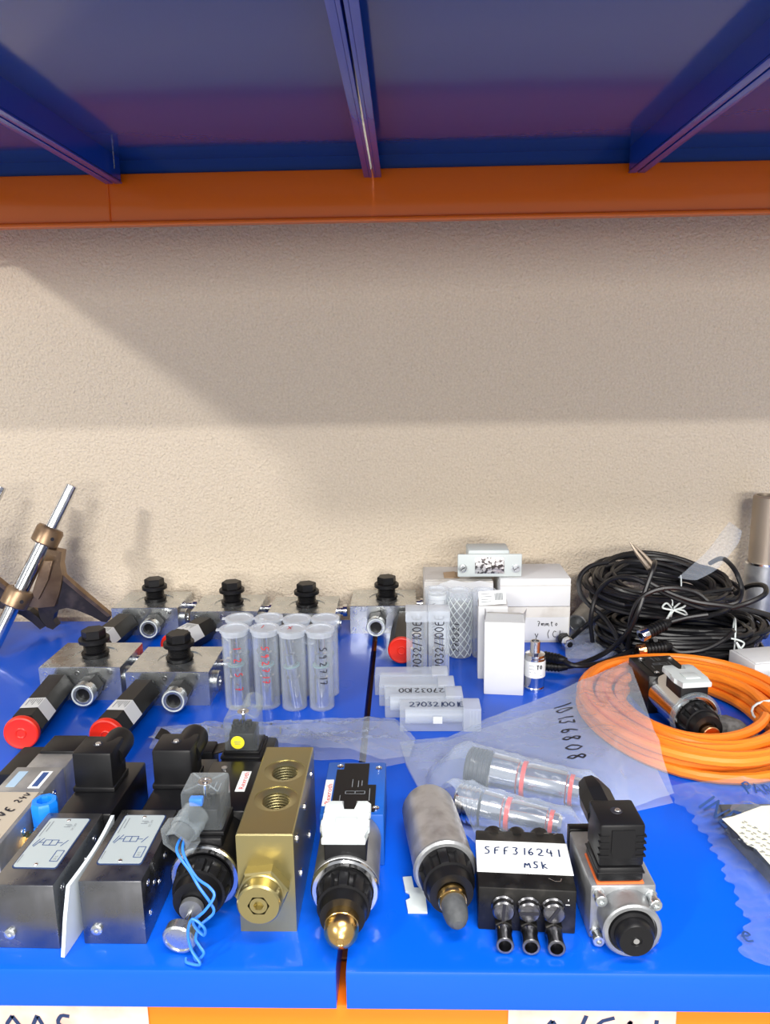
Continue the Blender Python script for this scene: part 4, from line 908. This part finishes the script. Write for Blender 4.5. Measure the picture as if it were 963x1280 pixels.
loose('black cable crossing the front of both coils to the right edge', [(0.3093, 0.5060, 0.1128), (0.3345, 0.4950, 0.1013), (0.3612, 0.4850, 0.0939), (0.3940, 0.4800, 0.0902), (0.4289, 0.4800, 0.0837), (0.4641, 0.4800, 0.0741), (0.4891, 0.4800, 0.0698)])
loose('black cable curving up the right of the upper coil', [(0.4027, 0.5000, 0.0834), (0.4193, 0.5000, 0.0886), (0.4287, 0.5100, 0.1002), (0.4255, 0.5200, 0.1185), (0.4229, 0.5400, 0.1279), (0.4247, 0.5700, 0.1263), (0.4226, 0.6000, 0.1113)])
loose('black cable hanging in a loop at the right edge', [(0.4041, 0.4800, 0.0870), (0.4233, 0.4700, 0.0985), (0.4389, 0.4700, 0.1086), (0.4458, 0.4900, 0.1126), (0.4429, 0.5200, 0.1034), (0.4388, 0.5500, 0.0830)])
loose('thin black cable lying low on the left towards the steel tube', [(0.2244, 0.5670, 0.0120), (0.2454, 0.5838, 0.0220), (0.2628, 0.5600, 0.0491), (0.2833, 0.5400, 0.0694), (0.2999, 0.5100, 0.0827)])
loose('black cable behind the steel tipped connector to the right', [(0.2892, 0.5150, 0.0186), (0.2875, 0.5000, 0.0701), (0.2996, 0.4950, 0.0983), (0.3290, 0.4950, 0.1087), (0.3623, 0.4950, 0.1032), (0.3781, 0.4900, 0.0921)])
def connector(lab, p, q, L, nm, cable=None, m=None):
    p, q = Vector(p), Vector(q); d = (q-p).normalized()
    t = thing('cable_connector', lab, 'connector', p, 0, 'round cable connectors')
    b = B(); b.lathe((0, 0, 0), d, [(0, .0040), (0, .0072), (.001, .0078), (.010, .0078), (.011, .0066), (.011, 0), (.010, .002), (.003, .003), (.003, .0040)], 20, fn=lambda tt, a: 1+.04*(1 if math.cos(12*a) > 0 else 0))
    b.build('steel_nut', m or POLISH, t)
    B().lathe((0, 0, 0), d, [(.001, .0046), (.001, 0)], 14).build('socket_face', BLACKP, t)
    ribbed(B(), d*.011, d, L, .0082).build('ribbed_grip', BLACKP, t)
    if cable: B().tube(spline([d*(L+.008)]+[Vector(c)-p for c in cable], 8), .0030, 8).build('cable', BLACKC, t)
    return t
connector('steel tipped cable connector lying against the front of the black coils', (0.2930, 0.4780, 0.0515), (0.3336, 0.4920, 0.0652), .034, None, [(0.3534, 0.4920, 0.0704), (0.3793, 0.4900, 0.0753)])
connector('second cable connector with copper coloured nut, low behind the orange ring', (0.2932, 0.4880, 0.0283), (0.3326, 0.4920, 0.0319), .034, None, [(0.3475, 0.4900, 0.0251), (0.3755, 0.4850, 0.0302), (0.3974, 0.4800, 0.0449), (0.4071, 0.4750, 0.0595)], m=COPPER)
connector('steel connector inside the clear bag beside the handwritten carton', (0.2217, 0.5492, 0.0120), (0.2098, 0.6058, 0.0140), .020, None)
t = thing('steel_tube', 'short grey steel tube end lying at the wall left of the cable coils', 'tube', (0.2469, 0.6197, 0.0160), 0)
B().pipe(Vector((.04, .060, .012)), Vector((0, 0, 0)), .0145, .0118, .02).build('tube_wall', ALU, t)
t = thing('steel_post', 'upright tan and grey steel tube standing at the right edge by the wall', 'tube', (.5265, .668, 0), 0)
B().lathe((0, 0, 0), (0, 0, 1), [(0, 0), (0, .0225), (.092, .0225), (.094, .0205), (.094, 0)], 36).build('grey_lower_tube', ALU, t)
B().lathe((0, 0, .094), (0, 0, 1), [(0, 0), (0, .0195), (.098, .0195), (.100, .0175), (.100, .015), (.06, .015), (.06, 0)], 36).build('tan_upper_tube', TANP, t)
B().lathe((0, 0, .092), (0, 0, 1), [(0, .0227), (0, .0232), (.003, .0232), (.003, .0200)], 36).build('bright_ring', POLISH, t)
t = thing('cable_end', 'lumpy grey rubber cable end lying inside the orange ring right of the valve', 'cable', (.3435, .300, 0), 0)
B().lathe((-.022, .022, .0135), (.72, -.69, -.03), [(0, 0), (0, .006), (.003, .0105), (.012, .0125), (.028, .0118), (.040, .0080), (.046, .0060), (.050, .0035), (.051, 0)], 22, fn=lambda tt, a: 1+.07*math.sin(5*a+tt*300)+.05*math.sin(9*a-tt*500)).build('grey_rubber', RUBG, t)
# white box at the right edge
t = thing('white_box', 'white product box with grey printed side at the right edge behind the orange ring', 'box', (.4180, .436, 0), 12)
B().box(0, .11, 0, .050, 0, .030, .001).build('box', CARD, t)
B().box(.003, .107, .003, .047, .030, .0312, .0004).build('lid_panel', CARD, t)
t = thing('white_box', 'smaller grey label box in front of the white product box, right edge', 'box', (.4330, .4070, 0), 12)
B().box(0, .10, -.022, 0, 0, .026, .001).build('box', mat('pale_blue_grey_card', (.55, .60, .66), .6), t)
o = B().box(.006, .07, -.0226, -.022, .006, .022).build('printed_panel', PAPER, t)
lines(P((.010, -.0226, .010), (1, 0, 0), (0, 0, 1), (0, -1, 0)), [(0, 0, .02, 0), (0, .004, .03, .004), (.0, .008, .012, .008)], .0012, NAVY, 'print', o)
# ------------------------------------------------------------------ bags of thin film
def res(poly, s):
    poly = [Vector(p) for p in poly]; L = [0]
    for a, c in zip(poly, poly[1:]): L.append(L[-1]+(c-a).length)
    x = s*L[-1]
    for i in range(len(poly)-1):
        if x <= L[i+1]+1e-12:
            return poly[i].lerp(poly[i+1], (x-L[i])/max(1e-9, L[i+1]-L[i]))
    return poly[-1]
def ridge(x, y, s, seed):
    return 1-abs(noise.noise(Vector((x*s, y*s, seed))))*2.2
def film(name, lab, cat, top, right, bottom, left, h, amp, nu, nv, m, seed=1, group=None, jag=None, sc=26, stretch=(1, 1), under=True):
    """top and bottom run left to right, left and right run top to bottom"""
    t = thing(name, lab, cat, tuple(top[0][:2])+(0,), 0, group); O = Vector(top[0][:2]+(0,)) if isinstance(top[0], tuple) else Vector((top[0][0], top[0][1], 0))
    T0, T1, B0, B1 = Vector(top[0]), Vector(top[-1]), Vector(bottom[0]), Vector(bottom[-1])
    for nm, lay in (('top_film', 1), ('bottom_film', 0)):
        if not lay and not under: continue
        b = B(); g = []; U, V = (nu, nv) if lay else (nu//4, nv//4)
        for j in range(V+1):
            v = j/V; row = []
            for i in range(U+1):
                u = i/U
                p = res(top, u)*(1-v)+res(bottom, u)*v+res(left, v)*(1-u)+res(right, v)*u-(T0*(1-u)*(1-v)+T1*u*(1-v)+B0*(1-u)*v+B1*u*v)
                if jag: p += jag(u, v)
                if lay:
                    x, y = p.x*stretch[0], p.y*stretch[1]
                    w = .6*ridge(x, y, sc, seed)**2+.3*ridge(x+.3*y, y, sc*2.7, seed+4)**2+.14*ridge(x, y, sc*6, seed+9)**2
                    ed = min(1, 6*min(u, 1-u, v, 1-v)+.35)
                    z = max(p.z, h(p.x, p.y))+amp*w*ed
                else: z = .0007
                row.append(b.bm.verts.new(Vector((p.x, p.y, z))-O))
            g.append(row)
        for r0, r1 in zip(g, g[1:]):
            for i in range(U): b.bm.faces.new([r0[i], r0[i+1], r1[i+1], r1[i]])
        f_ = b.build(nm, m, t, smooth=60)
        if lay: topo = f_
    return t, topo, O
def seg_h(a, b_, r0, r1, zc, fall=2.2):
    a, b_ = Vector(a), Vector(b_); d = b_-a; L2 = d.length_squared
    def f(x, y):
        s = max(0, min(1, (Vector((x, y))-a).dot(d)/L2)); c = a+d*s; dist = (Vector((x, y))-c).length; r = r0+(r1-r0)*s
        k = dist/r
        if k < .7: return zc(s)+r*math.sqrt(1-k*k)+.0012
        return max(.001, zc(s)+r*math.sqrt(1-.49)+.0012-(dist-.7*r)*1.25)
    return f
# two steel cartridges in the bag
def cartridge(lab, a, b_, r0, r1, head):
    a, b_ = Vector(a), Vector(b_); d = (b_-a); L = d.length
    t = thing('steel_cartridge_part', lab, 'cartridge', a, 0, 'steel cartridges inside the milky bag')
    pr = [(0, 0), (0, r0*.86)]
    for k in range(5): pr += [(.002+k*.004, r0*.98), (.0045+k*.004, r0*.98), (.0048+k*.004, r0*.9), (.0056+k*.004, r0*.9)]
    B().lathe((0, 0, 0), d, pr+[(.024, 0)], 28).build('ribbed_head', head, t)
    rr = lambda s: r0+(r1-r0)*s
    B().lathe((0, 0, 0), d, [(.0242, 0), (.0242, r0*.93), (L*.45, rr(.45)*.95), (L*.46, rr(.5)*.86), (L*.54, rr(.5)*.86), (L*.56, rr(.56)*.92), (L*.86, rr(.86)*.92), (L*.87, r1*.78), (L*.97, r1*.76), (L, r1*.6), (L, 0)], 32).build('steel_body', POLISH, t)
    for s in (.485, .885):
        q = rr(.5)*.86 if s < .6 else r1*.78
        B().lathe(d.normalized()*(L*s), d, [(0, q), (0, q+.0012), (.0035, q+.0012), (.0035, q)], 28).build('red_ring', RED, t)
    return t
c1a, c1b = (.056, .221, .0205), (.156, .185, .0165); c2a, c2b = (.042, .170, .0172), (.128, .140, .0135)
cartridge('larger steel cartridge with black ribbed head and red rings, inside the milky bag', c1a, c1b, .0198, .0160, BLACKP)
cartridge('smaller steel cartridge with red rings, inside the milky bag nearest the labelled block', c2a, c2b, .0165, .0128, POLISH)
h1 = seg_h(c1a[:2], c1b[:2], .0205, .0165, lambda s: .0205-.004*s); h2 = seg_h(c2a[:2], c2b[:2], .0172, .0134, lambda s: .0172-.0037*s)
def hbag(x, y):
    z = max(h1(x, y), h2(x, y))
    ex, ey = (x-.310)/1.0, (y-.352)/1.09; r = math.hypot(ex, ey)
    dd = abs(r-.095); z = max(z, .0315-.9*max(0, dd-.020) if r > .095 else .0315-.25*max(0, dd-.020))
    return max(z, .0025)
tb, fo, O = film('plastic_bag', 'milky plastic bag with handwritten number covering two steel cartridges and part of the orange ring', 'bag',
    [(-0.0084, 0.2981, 0.0040), (0.0423, 0.3082, 0.0040), (0.0838, 0.3359, 0.0100), (0.1554, 0.3782, 0.0160), (0.2084, 0.3945, 0.0320), (0.2678, 0.4361, 0.0360)],
    [(0.2678, 0.4361, 0.0360), (0.2452, 0.2796, 0.0340), (0.2395, 0.1941, 0.0100)],
    [(0.0101, 0.2141, 0.0030), (.047, .150, .003), (.062, .124, .003), (.120, .113, .003), (.172, .122, .003), (0.1976, 0.1794, 0.0050), (0.2395, 0.1941, 0.0100)],
    [(-0.0084, 0.2981, 0.0040), (-0.0018, 0.2569, 0.0030), (0.0101, 0.2141, 0.0030)], hbag, .0040, 150, 90, FILM, 3, sc=17)
# number written on the film
dpl = bpy.context.evaluated_depsgraph_get()
from mathutils.bvhtree import BVHTree
def on_film(obj, O, o2, ux, vy, lift=.0006):
    me = obj.data; bvh = BVHTree.FromPolygons([v.co+O for v in me.vertices], [p.vertices[:] for p in me.polygons])
    ux, vy = Vector((*ux, 0)), Vector((*vy, 0)); o2 = Vector((*o2, 0)); z = [.02]
    def f(u, v):
        p = o2+ux*u+vy*v; hit = bvh.ray_cast(Vector((p.x, p.y, .5)), Vector((0, 0, -1)))
        if hit[0] is not None: z[0] = hit[0].z
        return Vector((p.x, p.y, z[0]+lift))-O
    return f
tx0 = Vector((0.1615, 0.3495, 0.0220)[:2]); tx1 = Vector((0.1527, 0.2400, 0.0220)[:2]); dn = (tx1-tx0).normalized(); up = Vector((-dn.y, dn.x))
write('10136808', on_film(fo, O, tx0, dn, up), .017, .0021, INK, 'handwriting', tb, adv=(tx1-tx0).length/(6.4*.017/1.4)*1.0, sub=4)
# long crumpled clear bag across the shelf
def hlong(x, y): return .004+.012*max(0, 1-abs((y-.272)/.034))**.5*min(1, max(0, (.02-x)/.06))*(.75+.25*math.sin(x*40))
tl, fl_, OL = film('plastic_bag', 'long crumpled clear plastic bag lying across the shelf behind the front row', 'bag',
    [(-0.2754, 0.3302, 0.0020), (-0.2216, 0.3411, 0.0030), (-0.1592, 0.3409, 0.0030), (-0.0803, 0.3520, 0.0040), (-0.0141, 0.3518, 0.0040)],
    [(-0.0141, 0.3518, 0.0040), (0.0083, 0.2994, 0.0060), (0.0014, 0.2645, 0.0030)],
    [(-0.2716, 0.2919, 0.0020), (-0.2069, 0.2835, 0.0030), (-0.1393, 0.2770, 0.0030), (-0.0890, 0.2676, 0.0030), (-0.0568, 0.2707, 0.0030), (-0.0240, 0.2553, 0.0030), (0.0014, 0.2645, 0.0030)],
    [(-0.2754, 0.3302, 0.0020), (-0.2716, 0.2919, 0.0020)], hlong, .0085, 190, 46, FILMC, 8, sc=30, stretch=(.6, 1.3))
fz = on_film(fl_, OL, Vector((-0.2377, 0.3113, 0.0100)[:2]), (1, 0), (0, 1))
lines(fz, [(.012*k+(.006 if k > 4 else 0), 0+.012*(k % 2), .012*k+(.006 if k > 4 else 0)-.001, .007+.012*(k % 2)) for k in range(9)], .0016, PGREY, 'black_print', tl)
# bag at the right front corner, with dark contents and a paper slip
t = thing('wrapped_part', 'dark grey machine part inside the clear bag at the right edge', 'machine part', (.300, .105, 0), 0)
B().prism([(-.020, -.055), (.060, -.062), (.065, .070), (-.030, .068), (-.034, .030)], .013, (Vector((0, 0, .0012)), Vector((1, 0, 0)), Vector((0, 1, 0)), Vector((0, 0, 1))), .003).build('grey_block', RUBBER, t)
B().lathe((.020, .010, .0142), (0, 0, 1), [(0, .022), (.002, .022), (.003, .020), (.003, .012), (.001, .011), (.001, 0)], 28).build('round_boss', BLACKM, t)
def hR(x, y):
    return .0185*max(0, min(1, (x-.262+.25*max(0, .06-y))/.022, (.385-x)/.02))*max(.2, min(1, (.19-y)/.03))+.0015
def jag(u, v):
    e = max(0, 1-u/.03); return Vector((e*.0035*math.sin(v*70)*math.sin(v*31+1), 0, 0))
tr, fr_, ORR = film('plastic_bag', 'clear plastic bag with torn ragged edge, printed letters and cream paper slip, right front corner', 'bag',
    [(0.2334, 0.2077, 0.0080), (0.2688, 0.2026, 0.0160), (0.2966, 0.1939, 0.0260), (.392, .205, .010)],
    [(.392, .205, .010), (.394, .11, .003), (.388, .012, .002)],
    [(0.2211, 0.0163, 0.0015), (0.2300, 0.0087, 0.0015), (0.2468, 0.0003, 0.0020), (.388, .012, .002)],
    [(0.2334, 0.2077, 0.0080), (0.2459, 0.1730, 0.0030), (0.2489, 0.1309, 0.0015), (0.2458, 0.0992, 0.0015), (0.2430, 0.0680, 0.0015), (0.2412, 0.0476, 0.0015), (0.2211, 0.0163, 0.0015)], hR, .0060, 140, 130, FILMR, 15, jag=jag, sc=24, under=False)
a = Vector((0.2632, 0.1802, 0.0140)[:2]); c = Vector((0.2745, 0.1473, 0.0200)[:2]); d = (c-a); L = d.length; d.normalize()
letters('INE', on_film(fr_, ORR, a-Vector((-d.y, d.x))*.010, d, Vector((-d.y, d.x)), .0016), .016, NAVY, 'lettering', tr, width=L)
a = Vector((0.2935, 0.1718, 0.0240)[:2]); c = Vector((0.3296, 0.1743, 0.0240)[:2]); d = (c-a); L = d.length; d.normalize()
letters('PART', on_film(fr_, ORR, a, d, Vector((-d.y, d.x)), .0016), .013, NAVY, 'lettering', tr, width=L)
a = Vector((0.2288, 0.0243, 0.0020)[:2])
write('e', on_film(fr_, ORR, a, (1, 0), (0, 1)), .016, .0016, NAVY, 'lettering', tr)
t = thing('paper_slip', 'cream paper slip with faint printing showing in the clear bag at the right edge', 'paper', (0.2867, 0.1581, 0.0000), 0)
O = Vector((0.2867, 0.1581, 0.0000))
zt = .0262
sl = [Vector(v)-O for v in ((0.2556, 0.1312, 0.0262), (0.2659, 0.1342, 0.0264), (0.2952, 0.1489, 0.0264), (0.3221, 0.1525, 0.0264), (0.2755, 0.0579, 0.0262), (0.2679, 0.0745, 0.0262), (0.2655, 0.0942, 0.0262), (0.2612, 0.0981, 0.0262), (0.2598, 0.1121, 0.0262))]
b = B(); prism3(b, sl, (0, 0, .0004)); o = b.build('slip', YPAPER, t, smooth=0)
a = Vector((0.2695, 0.1260, 0.0268))-O; c = Vector((0.2900, 0.0935, 0.0268))-O; d = (c-a).normalized(); v_ = Vector((-d.y, d.x, 0))
for k in range(4):
    s0 = .004*k
    lines(P(a-v_*(.0075*k)+d*s0+Vector((0, 0, .0003)), d, v_, (0, 0, 1)), [(.0045*j, 0, .0045*j+.002+.001*(j % 2), .003*((j*7+k) % 3)/3) for j in range(9)]+[(.0045*j, .0025, .0045*j+.003, .0025) for j in range(0, 9, 2)], .0009, PGREY, 'faint_print', o)
# clear bag under the connectors, film strip and twisted corners in the coils
film('plastic_bag', 'small clear bag lying under the black cables beside the handwritten carton', 'bag',
    [(0.2437, 0.6350, 0.0030), (0.2792, 0.6425, 0.0100), (0.3107, 0.6421, 0.0100)], [(0.3107, 0.6421, 0.0100), (0.3033, 0.5816, 0.0060), (0.2973, 0.5366, 0.0030)],
    [(0.2102, 0.5179, 0.0020), (0.2483, 0.5152, 0.0030), (0.2973, 0.5366, 0.0030)], [(0.2437, 0.6350, 0.0030), (0.2197, 0.5746, 0.0020), (0.2102, 0.5179, 0.0020)], lambda x, y: .004, .006, 46, 30, FILMC, 21, sc=34)
t = thing('film_strip', 'bent strip of clear film sticking up out of the upper black coil', 'plastic film', (.39, .585, 0), 0)
O = Vector((.39, .585, 0)); b = B(); rows = []
A_ = [(0.3540, 0.5300, 0.1117), (0.3811, 0.5500, 0.1254), (0.4058, 0.5700, 0.1375), (0.4244, 0.5800, 0.1571), (0.4402, 0.5900, 0.1725)]
C_ = [(0.3770, 0.5250, 0.1098), (0.4090, 0.5450, 0.1179), (0.4307, 0.5600, 0.1333), (0.4465, 0.5700, 0.1483), (0.4540, 0.5800, 0.1613)]
A_ = spline(A_, 5); C_ = spline(C_, 5)
for p, q in zip(A_, C_):
    rows.append([b.bm.verts.new(p.lerp(q, k/5)+Vector((0, -.004*math.sin(PI*k/5), 0))-O) for k in range(6)])
for r0, r1 in zip(rows, rows[1:]):
    for k in range(5): b.bm.faces.new([r0[k], r0[k+1], r1[k+1], r1[k]])
b.build('film', FILMC, t, smooth=60)
t = thing('film_twist', 'pair of brownish twisted film points standing out of the upper black coil', 'plastic film', (0.3182, 0.5600, 0.1220), 0)
O = Vector((0.3182, 0.5600, 0.1220))
B().tube([Vector((0.3005, 0.5700, 0.1506))-O, Vector((0.3105, 0.5650, 0.1351))-O, Vector((0.3227, 0.5500, 0.1182))-O], [.0008, .0026, .0036], 6).build('twist', TANP, t)
B().tube([Vector((0.3060, 0.5700, 0.1472))-O, Vector((0.3186, 0.5600, 0.1342))-O, Vector((0.3289, 0.5500, 0.1214))-O], [.0008, .0022, .0030], 6).build('twist', TANP, t)
